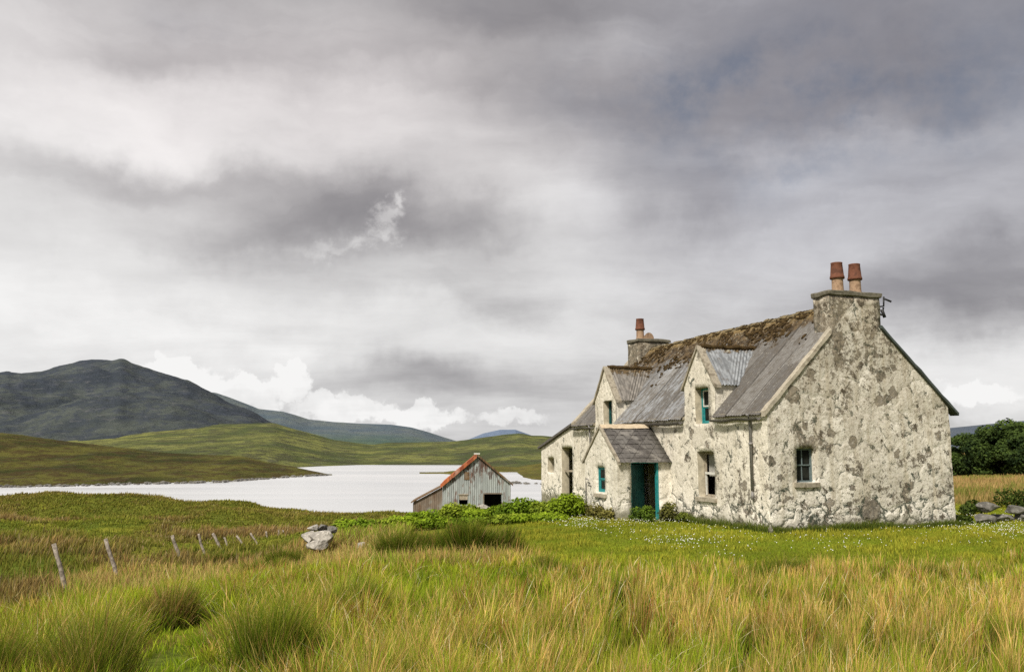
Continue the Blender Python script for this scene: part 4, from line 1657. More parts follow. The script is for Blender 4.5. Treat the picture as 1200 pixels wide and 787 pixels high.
def meadow(nc, y0, y1, share=1.0):
    """tussocky meadow: every clump leans its blades outwards and has its own colour and height"""
    yc = y0 + (y1 - y0) * RNG.random(nc)
    xc = (-.64 * yc - 2.2) + (1.28 * yc + 4.4) * RNG.random(nc)
    ok = tall_mask(xc, yc) & (RNG.random(nc) > path_gap(xc, yc) * 1.5)
    xc, yc = xc[ok], yc[ok]
    nc = len(xc)
    cl = np.clip(sst(1.5, -2.0, xc + 1.5 * (fbm(xc, yc, 3, 91, 2) - .5)), .0, 1)
    R_ = (.06 + .10 * cl) * RNG.uniform(.6, 1.5, nc)
    big, med = fbm(xc, yc, 3.0, 101, 4), fbm(xc, yc, 1.1, 102, 3)
    Hc = (.26 + .26 * med + .10 * big + .05 * cl) * RNG.uniform(.7, 1.25, nc)
    Hc *= (1 - .30 * sst(11, 18, yc)) * (1 - .6 * np.clip(path_gap(xc, yc) * 2, 0, 1))
    nb = np.maximum(6, (128 * share * (.6 + .9 * cl) * np.clip(7.5 / yc, .42, 1.4) * RNG.uniform(.6, 1.3, nc))).astype(int)
    tanp = sst(.40, .62, big * .55 + med * .45 + .07 * sst(-2, 4, xc) + .10 * (RNG.random(nc) - .5))
    redp = (RNG.random(nc) < .16 * sst(-1, -5, xc) + .09)
    oliv = RNG.random(nc)
    wob_ = RNG.normal(0, .35, nc)
    c = np.repeat(np.arange(nc), nb)
    n = len(c)
    th = RNG.uniform(0, 2 * PI, n)
    r = np.abs(RNG.normal(0, 1, n)) * R_[c]
    X, Y = xc[c] + r * np.cos(th), yc[c] + r * np.sin(th)
    rel = np.clip(r / (R_[c] * 1.6), 0, 1.3)
    H = Hc[c] * RNG.uniform(.55, 1.15, n) * (1 - .30 * np.clip(rel, 0, 1) * cl[c])
    az = np.where(RNG.random(n) < .25 + .6 * cl[c], th + RNG.normal(0, .6, n), WIND + wob_[c] + RNG.normal(0, 1.25, n))
    bend = np.clip(.08 + .42 * rel * cl[c] + np.abs(RNG.normal(.06, .15, n)), 0, .95)
    ist = RNG.random(n) < .02 + (.19 + .23 * sst(-2.5, 3, xc)[c]) * tanp[c]
    g0 = lerpc((.042, .075, .005), (.10, .115, .009), oliv[c])  # root tones darkened to paint shade into the gaps between clumps
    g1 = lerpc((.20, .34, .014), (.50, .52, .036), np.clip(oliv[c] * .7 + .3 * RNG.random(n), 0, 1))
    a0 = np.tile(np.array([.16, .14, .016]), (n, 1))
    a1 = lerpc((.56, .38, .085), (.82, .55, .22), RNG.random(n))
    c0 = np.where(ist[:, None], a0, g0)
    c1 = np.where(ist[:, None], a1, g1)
    cb = RNG.uniform(.70, 1.36, nc)[c][:, None]
    c0, c1 = c0 * cb, c1 * cb
    rd = redp[c] & (RNG.random(n) < .55)
    c1 = np.where(rd[:, None], lerpc((.36, .15, .045), (.52, .27, .09), RNG.random(n)), c1)
    pale = RNG.random(n) < .03
    c1 = np.where(pale[:, None], np.array([.90, .78, .50]), c1)
    c0 = np.where(pale[:, None], np.array([.45, .36, .16]), c0)
    H = np.where(ist, H * 1.16, H)
    bend = np.where(pale, np.clip(bend + .6 * RNG.random(n), 0, .95), bend)
    Wd = np.maximum(.0045, .00072 * Y) * RNG.uniform(.6, 1.5, n)
    Wd = np.where(ist, np.maximum(.0046, .00068 * Y) * RNG.uniform(.6, 1.1, n), Wd)
    return (X, Y, H, Wd, az, bend, jit(c0, n), jit(c1, n)), ist & (RNG.random(n) < .7)


_a, _pl = meadow(3700, 4.2, 18.6)
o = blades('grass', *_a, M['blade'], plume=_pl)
tag(o, 'tall tan and green meadow grass filling the foreground', 'grass', kind='stuff')


def understorey(n):
    X, Y, Xc, Yc, cid = scatter(n, 3.6, 18.3, clump=.07)
    k = tall_mask(X, Y)
    X, Y = X[k], Y[k]
    n = len(X)
    med = fbm(X, Y, 1.2, 171, 3)
    gap = np.clip(path_gap(X, Y) * 1.8, 0, 1)
    H = RNG.uniform(.10, .26, n) * (.6 + .8 * med) * (1 - .45 * gap)
    c0 = lerpc((.05, .085, .006), (.09, .11, .01), med)
    c1 = lerpc((.17, .25, .014), (.34, .34, .03), RNG.random(n))
    c1 = c1 + gap[:, None] * np.array([.12, .20, .0])
    c0 = c0 + gap[:, None] * np.array([.10, .16, .0])
    return X, Y, H, np.maximum(.006, .001 * Y) * RNG.uniform(.7, 1.3, n), RNG.uniform(0, 6.28, n), np.abs(RNG.normal(.3, .2, n)).clip(0, .9), jit(c0, n), jit(c1, n)


o = blades('undergrowth_grass', *understorey(90000), M['blade'])
tag(o, 'short green grass under the tall meadow stems and along the mossy gap', 'grass', kind='stuff')


def left_grass(n, y0, y1):
    """rank grass of the slope running from the camera to the boulders and fence"""
    X, Y, Xc, Yc, cid = scatter(n, y0, y1, xl=lambda y: -.46 * y - 1.0, xr=lambda y: -.02 * y + .6, clump=.16)
    keep = (RNG.random(len(X)) > m_lawn(X, Y)) & ~((X > -3.2) & (Y > 21.5)) & (Y < 28.0 + 1.5 * np.sin(X) - 1.2 * np.maximum(0, -6.5 - X))
    X, Y, cid = X[keep], Y[keep], cid[keep]
    n = len(X)
    med, fin, big = fbm(X, Y, 1.6, 112, 3), fbm(X, Y, .5, 113, 2), fbm(X, Y, 4, 114, 3)
    cr_ = RNG.random(cid.max() + 1)[cid]
    H = (.16 + .30 * med + .22 * cr_ ** 2) * RNG.uniform(.6, 1.15, n)
    az = np.arctan2(Y - Yc[cid], X - Xc[cid]) + RNG.normal(0, .8, n)
    bend = np.abs(RNG.normal(.28, .18, n))
    ist = RNG.random(n) < .18 + .5 * sst(.42, .6, big)
    c0 = np.where(ist[:, None], np.array([.20, .15, .04]), lerpc((.07, .11, .012), (.14, .15, .02), med))
    c1 = np.where(ist[:, None], lerpc((.60, .47, .18), (.56, .34, .12), fin), lerpc((.20, .31, .02), (.42, .46, .055), fin)) * (.72 + .5 * cr_)[:, None]
    Wd = np.maximum(.010, .00085 * Y) * RNG.uniform(.7, 1.3, n)
    return X, Y, H, Wd, az, np.clip(bend, 0, .9), jit(c0, n), jit(c1, n)


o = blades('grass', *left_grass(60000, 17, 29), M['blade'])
tag(o, 'rank mixed grass sloping down to the fence and boulders', 'grass', kind='stuff')


def moor(n, y0, y1):
    X, Y, Xc, Yc, cid = scatter(n, y0, y1, 2.0, xl=lambda y: -.64 * y - 3, xr=lambda y: -.12 * y, clump=.28, per=12)
    keep = ~((X > -.40 * Y - .8) & (Y < 24)) & (Y < 78)
    X, Y, cid = X[keep], Y[keep], cid[keep]
    n = len(X)
    n1, n2, n3 = fbm(X, Y, 2.2, 31, 4), fbm(X, Y, 7.5, 32, 4), fbm(X, Y, .8, 33, 3)
    red = sst(.41, .56, n2 * .45 + n1 * .55)
    red = red * (1 - .6 * sst(50, 62, Y))
    lush = sst(.46, .36, n2) * sst(60, 45, Y)
    cr_ = RNG.random(cid.max() + 1)[cid]
    red = np.clip(red + .5 * (RNG.random(cid.max() + 1)[cid] - .55), 0, 1)
    H = (.12 + .34 * n3 * (.4 + red) + .26 * cr_ ** 3) * RNG.uniform(.5, 1.2, n) * (1 - .55 * lush) * (1 - .4 * sst(48, 60, Y))
    az = WIND + RNG.normal(0, 1.2, n)
    bend = np.abs(RNG.normal(.3, .2, n))
    c0 = lerpc((.10, .13, .014), (.085, .06, .022), red)
    c1 = lerpc((.26, .25, .038), (.36, .24, .088), red)
    c1 = lerpc(c1, (.25, .29, .028), lush * .55)
    c1 = c1 * (.60 + .7 * cr_)[:, None]
    pale = RNG.random(n) < .16 * red
    c1 = np.where(pale[:, None], np.array([.46, .36, .18]), c1)
    Wd = np.maximum(.014, .00095 * Y) * RNG.uniform(.7, 1.4, n)
    return X, Y, H, Wd, az, np.clip(bend, 0, .9), jit(c0, n, .22), jit(c1, n, .22)


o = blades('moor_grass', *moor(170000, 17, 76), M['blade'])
tag(o, 'mottled green and rusty brown moor grass beyond the fence', 'grass', kind='stuff')


def lawn(n):
    X = RNG.uniform(-3, 24, n)
    Y = RNG.uniform(15.5, 36, n)
    L = m_lawn(X, Y)
    keep = (RNG.random(n) < L) & ~hits_house(X, Y, .02)
    X, Y = X[keep], Y[keep]
    n = len(X)
    n1, n2 = fbm(X, Y, .9, 131, 3), fbm(X, Y, 3, 132, 3)
    H = (.05 + .09 * n1 * n1 * 2) * RNG.uniform(.6, 1.3, n)
    c0 = lerpc((.12, .165, .010), (.17, .19, .014), n2)
    c1 = lerpc((.20, .27, .016), (.44, .41, .045), np.clip(2.2 * n1 - .6, 0, 1)) * (.80 + .60 * n2)[:, None]
    Wd = RNG.uniform(.012, .026, n)
    return X, Y, H, Wd, RNG.uniform(0, 6.28, n), np.abs(RNG.normal(.3, .2, n)).clip(0, .9), jit(c0, n), jit(c1, n)


o = blades('lawn_grass', *lawn(150000), M['blade'])
tag(o, 'short bright green lawn around the foot of the cottage', 'grass', kind='stuff')


def field_right(n):
    X, Y, Xc, Yc, cid = scatter(n, 31, 88, xl=lambda y: .42 * y - 1, xr=lambda y: .66 * y + 5, clump=.3)
    keep = (RNG.random(len(X)) > m_lawn(X, Y)) & ~hits_house(X, Y, .2)
    X, Y = X[keep], Y[keep]
    n = len(X)
    n1, n2 = fbm(X, Y, 3, 141, 3), fbm(X, Y, 1, 142, 3)
    H = (.35 + .4 * n1) * RNG.uniform(.6, 1.2, n)
    c0 = lerpc((.13, .14, .02), (.22, .16, .05), n1)
    c1 = lerpc((.38, .27, .09), (.56, .38, .16), n2)
    gr = (fbm(X, Y, 2.2, 143, 3) > .56)
    c1 = np.where(gr[:, None], np.array([.24, .25, .05]), c1)
    return X, Y, H, np.maximum(.02, .0010 * Y), WIND + RNG.normal(0, 1, n), np.abs(RNG.normal(.25, .15, n)).clip(0, .9), jit(c0, n), jit(c1, n)


o = blades('field_grass', *field_right(36000), M['blade'])
tag(o, 'tall straw coloured field grass behind the gable corner', 'grass', kind='stuff')

# rough fringe along the wall foot, its green darkened to paint the shadow line
def fringe(n):
    u = RNG.random(n)
    side = RNG.random(n)
    t = np.where(side < .45, u * 6.9, -np.abs(RNG.normal(0, .12, n)) - .05)
    s = np.where(side < .45, -np.abs(RNG.normal(0, .10, n)) - .05, u * 15)
    ok = ~((t < 0) & (s > 5.7) & (s < 8.6))
    t, s = t[ok], s[ok]
    X = HA[0] + t * HV[0] + s * HU[0]
    Y = HA[1] + t * HV[1] + s * HU[1]
    n = len(X)
    H = RNG.uniform(.08, .30, n) * (.5 + fbm(X, Y, .6, 151, 2))
    c0 = np.tile(np.array([.05, .08, .01]), (n, 1))
    c1 = lerpc((.08, .13, .012), (.20, .22, .04), RNG.random(n))
    return X, Y, H, RNG.uniform(.012, .022, n), RNG.uniform(0, 6.28, n), np.abs(RNG.normal(.3, .2, n)).clip(0, .9), jit(c0, n), jit(c1, n)


o = blades('wall_foot_grass', *fringe(9000), M['blade'])
tag(o, 'unmown grass fringe along the foot of the walls, darkened as their shadow line', 'grass', kind='stuff')


# clover heads on the lawn
def flowers(n):
    X = RNG.uniform(-1, 20, n)
    Y = RNG.uniform(17, 31, n)
    d = fbm(X, Y, 2.0, 161, 3)
    hx, hy = X - HA[0], Y - HA[1]
    t, s = hx * HV[0] + hy * HV[1], hx * HU[0] + hy * HU[1]
    near = np.maximum(-s, -t)
    k = (RNG.random(n) < m_lawn(X, Y) * (sst(.42, .62, d) + .10)) & ~hits_house(X, Y, .3) & (near < 4.6)
    X, Y = X[k], Y[k]
    Z = gz(X, Y) + RNG.uniform(.05, .13, len(X))
    r = RNG.uniform(.010, .021, len(X))
    base = np.array([(1, 0, 0), (-1, 0, 0), (0, 1, 0), (0, -1, 0), (0, 0, .8), (0, 0, -.6)])
    V = np.stack([X, Y, Z], -1)[:, None, :] + base[None] * r[:, None, None]
    f = np.array([(0, 2, 4), (2, 1, 4), (1, 3, 4), (3, 0, 4), (2, 0, 5), (1, 2, 5), (3, 1, 5), (0, 3, 5)])
    F = ((np.arange(len(X)) * 6)[:, None, None] + f[None]).reshape(-1, 3)
    me = bpy.data.meshes.new('clover_flowers')
    mesh_fill(me, V.reshape(-1, 3), F, 3)
    me.materials.append(M['petal'])
    o = bpy.data.objects.new('clover_flowers', me)
    COL.objects.link(o)
    tag(o, 'white clover heads dotted over the bright lawn', 'flowers', kind='stuff')


flowers(9500)


# ------------------------------------------------------------------ rush tussocks (things)
def tussock(px, py, Y, R, H, n, label, dark=1.0, brown=.15, sx=1.0, group='dark rush tussocks', X=None):
    if X is None: X = at(px, py, Y).x
    z = gzp(X, Y)
    sub = 7
    st_, sr_ = RNG.uniform(0, 2 * PI, sub), R * np.sqrt(RNG.random(sub)) * .75
    sh_ = RNG.uniform(.62, 1.08, sub)
    si = RNG.integers(0, sub, n)
    r1, th = R * .5 * np.abs(RNG.normal(0, .55, n)), RNG.uniform(0, 2 * PI, n)
    bx_ = (sr_[si] * np.cos(st_[si]) + r1 * np.cos(th)) * sx
    by_ = sr_[si] * np.sin(st_[si]) + r1 * np.sin(th)
    r = np.hypot(bx_ / sx, by_)
    th = np.arctan2(by_, bx_)
    x, y = X + bx_, Y + by_
    h = H * RNG.uniform(.5, 1.12, n) * sh_[si] * (1 - .25 * np.clip(r / R, 0, 1.2) ** 2)
    az = np.where(RNG.random(n) < .35, WIND + RNG.normal(0, .8, n), th + RNG.normal(0, .7, n))
    bend = np.clip(.06 + .28 * (r / R) + np.abs(RNG.normal(0, .16, n)), 0, .9)
    c0 = np.tile(np.array([.035, .060, .006]) * dark, (n, 1))
    c1 = lerpc(np.array([.11, .18, .011]) * dark, np.array([.36, .40, .035]) * dark, RNG.random(n) ** 1.5)
    b = RNG.random(n) < brown
    c1 = np.where(b[:, None], lerpc((.40, .20, .06), (.60, .43, .17), RNG.random(n)), c1)
    W_b = np.maximum(.005, .0007 * Y) * RNG.uniform(.7, 1.2, n)
    o = blades('rush_tussock', x, y, h, W_b, az, bend, jit(c0, n), jit(c1, n), M['blade'], z0=gz(x, y) - .03, loc=(X, Y, z))
    return tag(o, label, 'rush tussock', group)


for k, (px, lb) in enumerate([(474, 'left clump of the broad dark rush bed below the byre'), (510, 'left middle clump of the broad dark rush bed below the byre'),
                              (548, 'right middle clump of the broad dark rush bed below the byre'), (582, 'right clump of the broad dark rush bed, thinning out')]):
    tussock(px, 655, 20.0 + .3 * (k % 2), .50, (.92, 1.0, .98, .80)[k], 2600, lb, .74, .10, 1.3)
for px, Y, R, H, n, dk, br, lb in [
    (128, 6.7, .44, .84, 5200, 1.0, .24, 'large dark tussock at the bottom left with brown tips'),
    (20, 6.8, .42, .74, 3200, 1.0, .25, 'dark tussock in the bottom left corner'),
    (318, 7.9, .48, .78, 4800, 1.2, .15, 'bushy green tussock right of the mossy gap'),
    (208, 11.2, .34, .66, 2400, .95, .45, 'reddish brown tussock below the second fence post'),
    (400, 10.5, .55, .74, 4200, 1.2, .15, 'soft green tussock in the middle left meadow'),
    (345, 21.5, .60, .80, 3000, .85, .15, 'dark tussock on the slope just left of the boulder heap'),
    (315, 19.5, .50, .62, 2200, .95, .30, 'smaller tussock down slope from the boulder heap'),
    (265, 27, .55, .6, 1400, .8, .2, 'dark tussock among the thin fence posts'),
    (920, 15.8, .55, .52, 2200, .95, .12, 'green tussock at the lawn edge below the gable window'),
    (880, 15.2, .45, .46, 1600, .9, .12, 'smaller green tussock below the corner of the gable'),
    (1075, 15.6, .40, .44, 1300, 1.0, .2, 'green tussock at the lawn edge toward the right'),
    (640, 15.8, .50, .52, 1700, 1.1, .2, 'pale green tussock right of the dark rush bed'),
    (725, 13.0, .5, .5, 1900, 1.1, .2, 'dark green patch of rushes mid meadow below the porch'),
    (1150, 9.0, .5, .5, 2000, 1.1, .3, 'green rush tussock in the right meadow')]:
    tussock(px, 0, Y, R, H, n, lb, dk, br, X=(px - 600) / 1008.6 * Y)


# ------------------------------------------------------------------ leafy plants
def leaves(name, P, Nn, size, C, mat, aspect=.6, parent=None, loc=None):
    """P points, Nn outward hints; each leaf a folded diamond"""
    n = len(P)
    d = Nn + RNG.normal(0, .75, (n, 3))
    d /= np.linalg.norm(d, axis=1)[:, None] + 1e-9
    r = RNG.normal(0, 1, (n, 3))
    a = np.cross(d, r)
    a /= np.linalg.norm(a, axis=1)[:, None] + 1e-9
    b = np.cross(d, a)
    s = (size * RNG.uniform(.6, 1.3, n))[:, None]
    V = np.zeros((n, 4, 3), np.float32)
    V[:, 0] = P - a * s
    V[:, 1] = P + b * s * aspect - d * s * .15
    V[:, 2] = P + a * s
    V[:, 3] = P - b * s * aspect - d * s * .15
    F = (np.arange(n) * 4)[:, None] + np.array([0, 1, 2, 3])
    me = bpy.data.meshes.new(name)
    mesh_fill(me, V.reshape(-1, 3), F, 4, np.repeat(C, 4, 0))
    me.materials.append(mat)
    o = bpy.data.objects.new(name, me)
    COL.objects.link(o)
    if parent is not None: o.parent = parent
    if loc is not None: o.location = loc
    return o


def bush(X, Y, rx, ry, h, n, leaf, ca, cb, label, group, name='weed_clump', cat='plant', lobes=7, seed=0, sink=0.0, mat='leaf'):
    z = gzp(X, Y)
    rv = np.random.default_rng(seed)
    th = rv.uniform(0, 2 * PI, lobes)
    rr = np.sqrt(rv.random(lobes)) * .62
    cx, cy = rr * np.cos(th) * rx, rr * np.sin(th) * ry
    cz = h * (.35 + .35 * rv.random(lobes)) * (1 - .45 * rr)
    lr = rv.uniform(.32, .55, lobes)
    i = RNG.integers(0, lobes, n)
    v_ = RNG.normal(0, 1, (n, 3))
    v_ /= np.linalg.norm(v_, axis=1)[:, None]
    rad = (.55 + .5 * RNG.random(n) ** .6)[:, None]
    P = np.stack([cx[i], cy[i], cz[i]], -1) + v_ * rad * np.stack([lr[i] * rx, lr[i] * ry, np.minimum(lr[i] * 1.0, .5) * h], -1)
    P[:, 2] *= h / np.percentile(P[:, 2], 99)
    P[:, 2] = np.maximum(P[:, 2], .02 + .1 * RNG.random(n))
    hh = np.clip(P[:, 2] / h, 0, 1)
    lob = rv.random(lobes)[i]
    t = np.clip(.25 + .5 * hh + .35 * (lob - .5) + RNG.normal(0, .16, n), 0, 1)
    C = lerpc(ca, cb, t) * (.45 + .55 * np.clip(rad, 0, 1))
    e = empty(name, (X, Y, z - sink))
    tag(e, label, cat, group)
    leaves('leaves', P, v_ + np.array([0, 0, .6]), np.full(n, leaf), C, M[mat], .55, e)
    bm = bmesh.new()
    for k in range(lobes):
        tube(bm, [(cx[k] * .4, cy[k] * .4, -.1), (cx[k] * .8, cy[k] * .8, cz[k] * .5), (cx[k], cy[k], cz[k])], [.03, .02, .008], 5)
    obj('stem', bm, M['bark'], e)
    return e


LG0, LG1 = (.07, .12, .008), (.34, .46, .025)
patch = [  # px, py(base), Y, rx, ry, h, label
    (664, 606, 31.2, .75, .6, 1.0, 'tall bright green nettle mound against the porch side'),
    (640, 606, 31.6, .85, .7, 1.0, 'bright green nettle mound below the lean-to doorway'),
    (613, 606, 32.2, .9, .7, 1.0, 'bright green nettle mound before the left end of the lean-to'),
    (587, 608, 33.5, .9, .7, .6, 'nettle mound below the open byre doorway'),
    (562, 609, 34.5, .9, .7, .6, 'nettle mound below the boulder at the byre'),
    (538, 610, 35.5, 1.0, .7, .6, 'nettle mound below the byre window'),
    (514, 611, 36, .95, .7, .6, 'nettle mound before the brown side shelter'),
    (492, 612, 36, .9, .8, .5, 'low nettle mound at the left end of the side shelter'),
    (470, 620, 31, .8, .6, .4, 'dark leaved dock clump left of the rush bed'),
    (447, 622, 30, .8, .6, .4, 'low leafy clump between boulder heap and rush bed'),
    (425, 621, 29.5, .7, .6, .4, 'low leafy clump just right of the boulder heap'),
    (407, 617, 30, .6, .5, .4, 'small leafy clump behind the boulder heap'),
    (632, 618, 29.2, 1.0, .6, .5, 'low green weed mound in front of the tall nettles'),
    (598, 618, 29.6, 1.0, .6, .5, 'low green weed mound right of the dark rush bed'),
    (560, 617, 30, 1.1, .6, .5, 'low green weed mound behind the dark rush bed'),
    (515, 617, 30.5, 1.0, .6, .5, 'low green weed mound behind the left of the rush bed')]
tops = [579, 587, 584, 593, 597, 591, 598, 600, 605, 608, 609, 609, 601, 604, 606, 606]
for k, (px, py, Y, rx, ry, h, lb) in enumerate(patch):
    p = at(px, tops[k], Y)
    h = max(.30, p.z - gzp(p.x, Y))
    bush(p.x, Y, rx, ry, h, 2600 if Y > 35 else 1900, .075 if Y > 34 else .07, LG0, (LG1, (.36, .44, .04), (.24, .36, .02), (.30, .42, .022))[k % 4], lb, 'nettles and docks below the byre', 'nettle_clump', 'plant', 9, 100 + k)
for k, (t, s, rx, ry, h, ca, cb, lb) in enumerate([
    (-2.35, 8.1, .50, .35, .55, (.06, .07, .012), (.27, .26, .06), 'olive weed bush below the porch window'),
    (-2.3, 7.1, .55, .3, .50, (.06, .07, .012), (.29, .25, .07), 'olive weed bush between window sill and porch corner'),
    (-2.25, 6.1, .40, .3, .38, (.07, .09, .012), (.32, .28, .08), 'short yellowish weed at the corner of the porch'),
    (-1.35, 5.15, .50, .4, .50, (.03, .06, .009), (.16, .25, .025), 'dark green dock bush in front of the porch doorway'),
    (-.55, 5.0, .42, .35, .62, (.05, .06, .013), (.25, .24, .06), 'taller dry-topped weed bush right of the doorway'),
    (-.3, 4.3, .35, .3, .30, (.05, .07, .01), (.22, .26, .04), 'low weed at the wall between porch and window')]):
    p = hw(t, s)
    bush(p.x, p.y, rx, ry, h, 1000, .05, ca, cb, lb, 'weeds around the porch', 'weed_bush', 'plant', 8, 300 + k)
for k, (px, py, Y, rx, h, lb) in enumerate([(1140, 603, 30, .55, .5, 'dark green weed bush just right of the gable corner'), (1190, 598, 33, .9, .75, 'dark green bush behind the stone wall'), (1128, 612, 27.4, .35, .25, 'low dark weed at the foot of the gable corner')]):
    p = at(px, py, Y)
    bush(p.x, Y, rx, rx, h, 1300, .06, (.015, .03, .006), (.09, .13, .02), lb, 'weeds at the lawn edge', 'weed_bush', 'plant', 7, 400 + k)


# ------------------------------------------------------------------ trees
def tree(X, Y, rx, ry, h, label, seed, n=15000):
    z = gzp(X, Y)
    rv = np.random.default_rng(seed)
    e = empty('tree', (X, Y, z))
    tag(e, label, 'tree', 'dark trees behind the cottage')
    bm = bmesh.new()
    tube(bm, [(0, 0, -.3), (.1, 0, h * .2), (.0, .1, h * .45), (.1, 0, h * .75)], [.28, .22, .15, .05], 9)
    L = 26
    th = rv.uniform(0, 2 * PI, L)
    u = rv.random(L)
    hh = .14 + .78 * (np.arange(L) + .5) / L
    prof = np.sqrt(np.clip(1 - ((hh - .42) / .62) ** 2, .05, 1))
    rr = (.45 + .45 * u) * prof
    cx, cy, cz = rr * np.cos(th) * rx, rr * np.sin(th) * ry, hh * h
    lr = rv.uniform(.26, .42, L) * (.75 + .35 * prof)
    for k in range(L):
        tube(bm, [(0, 0, max(.4, cz[k] * .55)), (cx[k] * .5, cy[k] * .5, cz[k] * .85), (cx[k], cy[k], cz[k])], [.09, .05, .02], 5)
    obj('trunk', bm, M['bark'], e)
    i = RNG.integers(0, L, n)
    v_ = RNG.normal(0, 1, (n, 3))
    v_ /= np.linalg.norm(v_, axis=1)[:, None]
    rad = (.45 + .62 * RNG.random(n) ** .7)[:, None]
    P = np.stack([cx[i], cy[i], cz[i]], -1) + v_ * rad * np.stack([lr[i] * rx, lr[i] * ry, lr[i] * h * .42], -1)
    P[:, 2] = np.maximum(P[:, 2], .25)
    lob = rv.random(L)[i]
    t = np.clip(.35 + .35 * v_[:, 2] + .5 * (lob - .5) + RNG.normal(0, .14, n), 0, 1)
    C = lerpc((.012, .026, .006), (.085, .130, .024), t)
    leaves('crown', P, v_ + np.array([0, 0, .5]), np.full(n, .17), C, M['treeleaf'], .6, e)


tree(at(1136, 0, 84).x, 84, 3.2, 3.0, 5.5, 'rounded dark tree closest to the gable', 1)
tree(at(1172, 0, 80).x, 80, 3.1, 3.0, 4.6, 'dark spreading tree right of the rounded one', 2)
tree(at(1208, 0, 84).x, 84, 3.2, 3.0, 4.5, 'dark tree cut by the right edge of the picture', 3)
tree(at(1105, 0, 90).x, 90, 3.0, 3.0, 4.7, 'dark tree half hidden behind the gable corner', 4)
tree(at(1150, 0, 92).x, 92, 3.4, 3.0, 5.2, 'dark tree filling the gap behind the front row', 5, 9000)

# ------------------------------------------------------------------ sky and sun
SUN_AZ = math.radians(212)          # compass-like: from +Y clockwise; behind and to the left
SUN_EL = math.radians(46)
world = bpy.data.worlds.new('World')
scene.world = world
world.use_nodes = True
w = NT(tree=world.node_tree)
d = w.coord('Generated')
X = w.xyz(d)
az = w.math('ARCTAN2', X[0], X[1])
el = w.math('ARCSINE', X[2])


def ang(px, py):
    r = ray(px, py)
    return math.atan2(r[0], r[1]), math.atan2(r[2], math.hypot(r[0], r[1]))


# warped angular coordinates
den = w.add(w.math('MAXIMUM', X[2], 0.0), .16)
plane = w.comb(w.math('DIVIDE', X[0], den), w.math('DIVIDE', X[1], den), 0.0)     # a flat cloud layer seen in perspective
wn = w.xyz(w.noise(d, 5.0, 6, .55, color=True))
wn2 = w.xyz(w.noise(d, 18.0, 5, .6, color=True))
azw = w.add(az, w.add(w.mul(w.sub(wn[0], .5), .22), w.mul(w.sub(wn2[0], .5), .035)))
elw = w.add(el, w.add(w.mul(w.sub(wn[1], .5), .15), w.mul(w.sub(wn2[1], .5), .03)))


def blob(px, py, sx, sy, amp, A=None, E_=None):
    a0, e0 = ang(px, py)
    s1, s2 = sx / 1050., sy / 1050.
    q = w.math('POWER', w.math('DIVIDE', w.sub(A or azw, a0), s1), 2.0)
    r = w.math('POWER', w.math('DIVIDE', w.sub(E_ or elw, e0), s2), 2.0)
    return w.mul(w.math('EXPONENT', w.mul(w.add(q, r), -1.0)), amp)


# brightness with elevation
ramp = w.n('ShaderNodeValToRGB')
ramp.color_ramp.interpolation = 'EASE'
w.put(ramp.inputs[0], w.rng(elw, 0.0, .60, 0.0, 1.0, False))
pts = [(0.0, .72), (.10, .74), (.22, .74), (.34, .70), (.50, .65), (.68, .61), (.88, .50), (1.0, .46)]
cr = ramp.color_ramp
while len(cr.elements) < len(pts): cr.elements.new(.5)
for e_, (p, val) in zip(cr.elements, pts):
    e_.position = p
    e_.color = (val, val, val, 1)
B = w.xyz(ramp.outputs[0])[0]
B = w.add(B, w.mul(w.rng(az, -.7, .7, 1, -1, False), .10))
for q in [(60, 360, 200, 55, .17), (300, 385, 160, 30, .10), (40, 430, 120, 22, .03), (120, 140, 170, 70, .24), (430, 150, 200, 50, .14), (630, 255, 110, 40, .20), (560, 215, 150, 30, .10), (610, 400, 160, 50, .10),
          (500, 262, 160, 42, -.27), (350, 282, 160, 26, -.15), (150, 208, 230, 24, -.19), (210, 70, 110, 40, -.13), (640, 20, 140, 55, -.14), (800, 225, 80, 45, -.16), (560, 355, 150, 22, -.10),
          (980, 100, 240, 70, -.17), (1140, 335, 170, 45, -.27), (730, 130, 120, 60, -.08), (950, 300, 160, 50, .10), (740, 330, 120, 50, .08), (1140, 440, 150, 38, .26), (1010, 190, 120, 30, .07), (760, 60, 70, 50, .08),
          (20, 20, 120, 40, .08), (420, 20, 120, 40, .02), (470, 440, 130, 24, -.16), (620, 450, 120, 24, -.10), (560, 90, 130, 40, -.06), (1000, 0, 220, 30, -.05)]:
    B = w.add(B, blob(*q))
st = w.noise(w.mapping(plane, (.55, .9, 1)), 1.5, 7, .58, .3)
st2 = w.noise(d, 9.0, 7, .6)
stk = w.noise(w.comb(w.mul(azw, 1.6), w.mul(elw, 8.0), 0.0), 2.2, 6, .55, .15)
B = w.add(B, w.mul(w.sub(stk, .5), .24))
B = w.add(B, w.mul(w.sub(st, .5), .46))
B = w.add(B, w.mul(w.sub(st2, .5), .14))
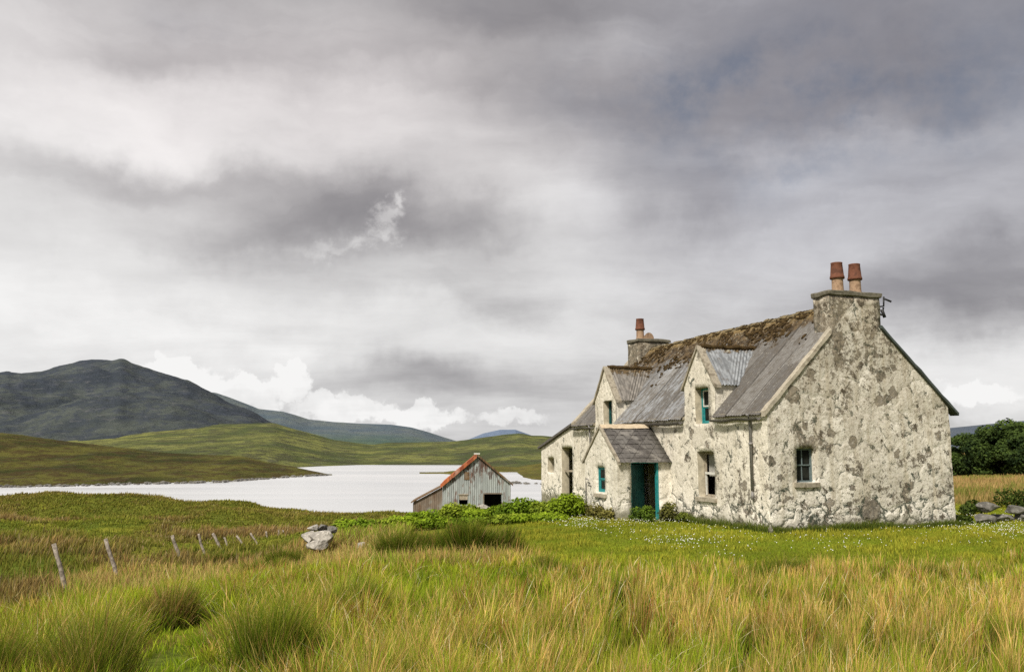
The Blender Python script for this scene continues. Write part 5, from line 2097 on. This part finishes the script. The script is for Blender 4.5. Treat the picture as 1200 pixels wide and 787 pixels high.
# crisp heaped clouds on the skyline and the torn wisp
nA = w.xyz(w.noise(d, 34.0, 7, .62, color=True))
azc = w.add(az, w.mul(w.sub(nA[0], .5), .07))
elc = w.add(el, w.mul(w.sub(nA[1], .5), .06))
cum = 0.0
for q in [(205, 442, 60, 26, 1.0), (285, 462, 60, 26, 1.0), (345, 450, 26, 24, 1.1), (405, 478, 75, 20, 1.0), (490, 488, 80, 16, .9), (600, 490, 70, 14, .7), (1145, 462, 60, 22, .7)]:
    b_ = blob(*q, azc, elc)
    cum = b_ if cum == 0.0 else w.math('MAXIMUM', cum, b_)
cumm = w.mul(w.rng(cum, .38, .62), w.rng(w.noise(d, 22, 4, .6), .25, .75, .5, 1.0))
B = w.add(B, w.mul(cumm, .25))
wis = 0.0
for q in [(468, 236, 10, 16, 1.0), (457, 255, 17, 17, 1.1), (452, 275, 20, 14, .9), (420, 284, 30, 12, .7), (385, 292, 34, 9, .5)]:
    b_ = blob(*q, azc, elc)
    wis = b_ if wis == 0.0 else w.math('MAXIMUM', wis, b_)
B = w.add(B, w.mul(w.rng(wis, .05, 1.1), .27))
B = w.math('MINIMUM', w.math('MAXIMUM', B, .04), 1.0)
cramp = w.n('ShaderNodeValToRGB')
w.put(cramp.inputs[0], B)
cr = cramp.color_ramp
cpts = [(0.0, (.122, .122, .150)), (.25, (.197, .192, .208)), (.45, (.325, .317, .327)), (.62, (.50, .492, .495)), (.80, (.72, .715, .71)), (1.0, (.92, .915, .905))]
while len(cr.elements) < len(cpts): cr.elements.new(.5)
for e_, (p, c) in zip(cr.elements, cpts):
    e_.position = p
    e_.color = (*c, 1)
cloud = cramp.outputs[0]
# warm pinkish veil on the left, green grey lower down
cool = w.mul(w.rng(az, -.05, .35), w.rng(el, .05, .30))
cloud = w.mix(cool, cloud, w.mix(1.0, cloud, (.965, .98, 1.045), 'MULTIPLY'))
pink = w.mul(blob(350, 110, 520, 140, 1.0), .8)
cloud = w.mix(pink, cloud, w.mix(1.0, cloud, (1.035, .98, .985), 'MULTIPLY'))
sky = w.n('ShaderNodeTexSky', sky_type='NISHITA')
sky.sun_disc = False
sky.sun_elevation = SUN_EL
sky.sun_rotation = SUN_AZ
sky.altitude = 10
bgS = w.n('ShaderNodeBackground')
w.put(bgS.inputs[0], sky.outputs[0])
bgS.inputs[1].default_value = .06
bgC = w.n('ShaderNodeBackground')
w.put(bgC.inputs[0], cloud)
bgC.inputs[1].default_value = 1.0
hole = 0.0
for q in [(1000, 115, 240, 70, .70), (850, 95, 110, 45, .55), (1010, 150, 60, 25, .3), (560, 20, 60, 30, .12), (240, 30, 60, 25, .15), (930, 200, 90, 20, .3), (1140, 485, 80, 10, .25)]:
    b_ = blob(*q)
    hole = b_ if hole == 0.0 else w.add(hole, b_)
hole = w.mul(hole, w.rng(w.noise(d, 7, 7, .62), .36, .66))
mixs = w.n('ShaderNodeMixShader')
w.put(mixs.inputs[0], w.math('MINIMUM', w.mul(hole, .85), .62))
w.t.links.new(bgC.outputs[0], mixs.inputs[1])
w.t.links.new(bgS.outputs[0], mixs.inputs[2])
wo = w.n('ShaderNodeOutputWorld')
w.t.links.new(mixs.outputs[0], wo.inputs[0])

sd = bpy.data.lights.new('sun', 'SUN')
sd.energy = 5.0
sd.angle = math.radians(8)
sd.color = (1.0, .94, .84)
so = bpy.data.objects.new('sun', sd)
COL.objects.link(so)
sv = Vector((math.sin(SUN_AZ) * math.cos(SUN_EL), math.cos(SUN_AZ) * math.cos(SUN_EL), math.sin(SUN_EL)))
so.rotation_euler = sv.to_track_quat('Z', 'Y').to_euler()
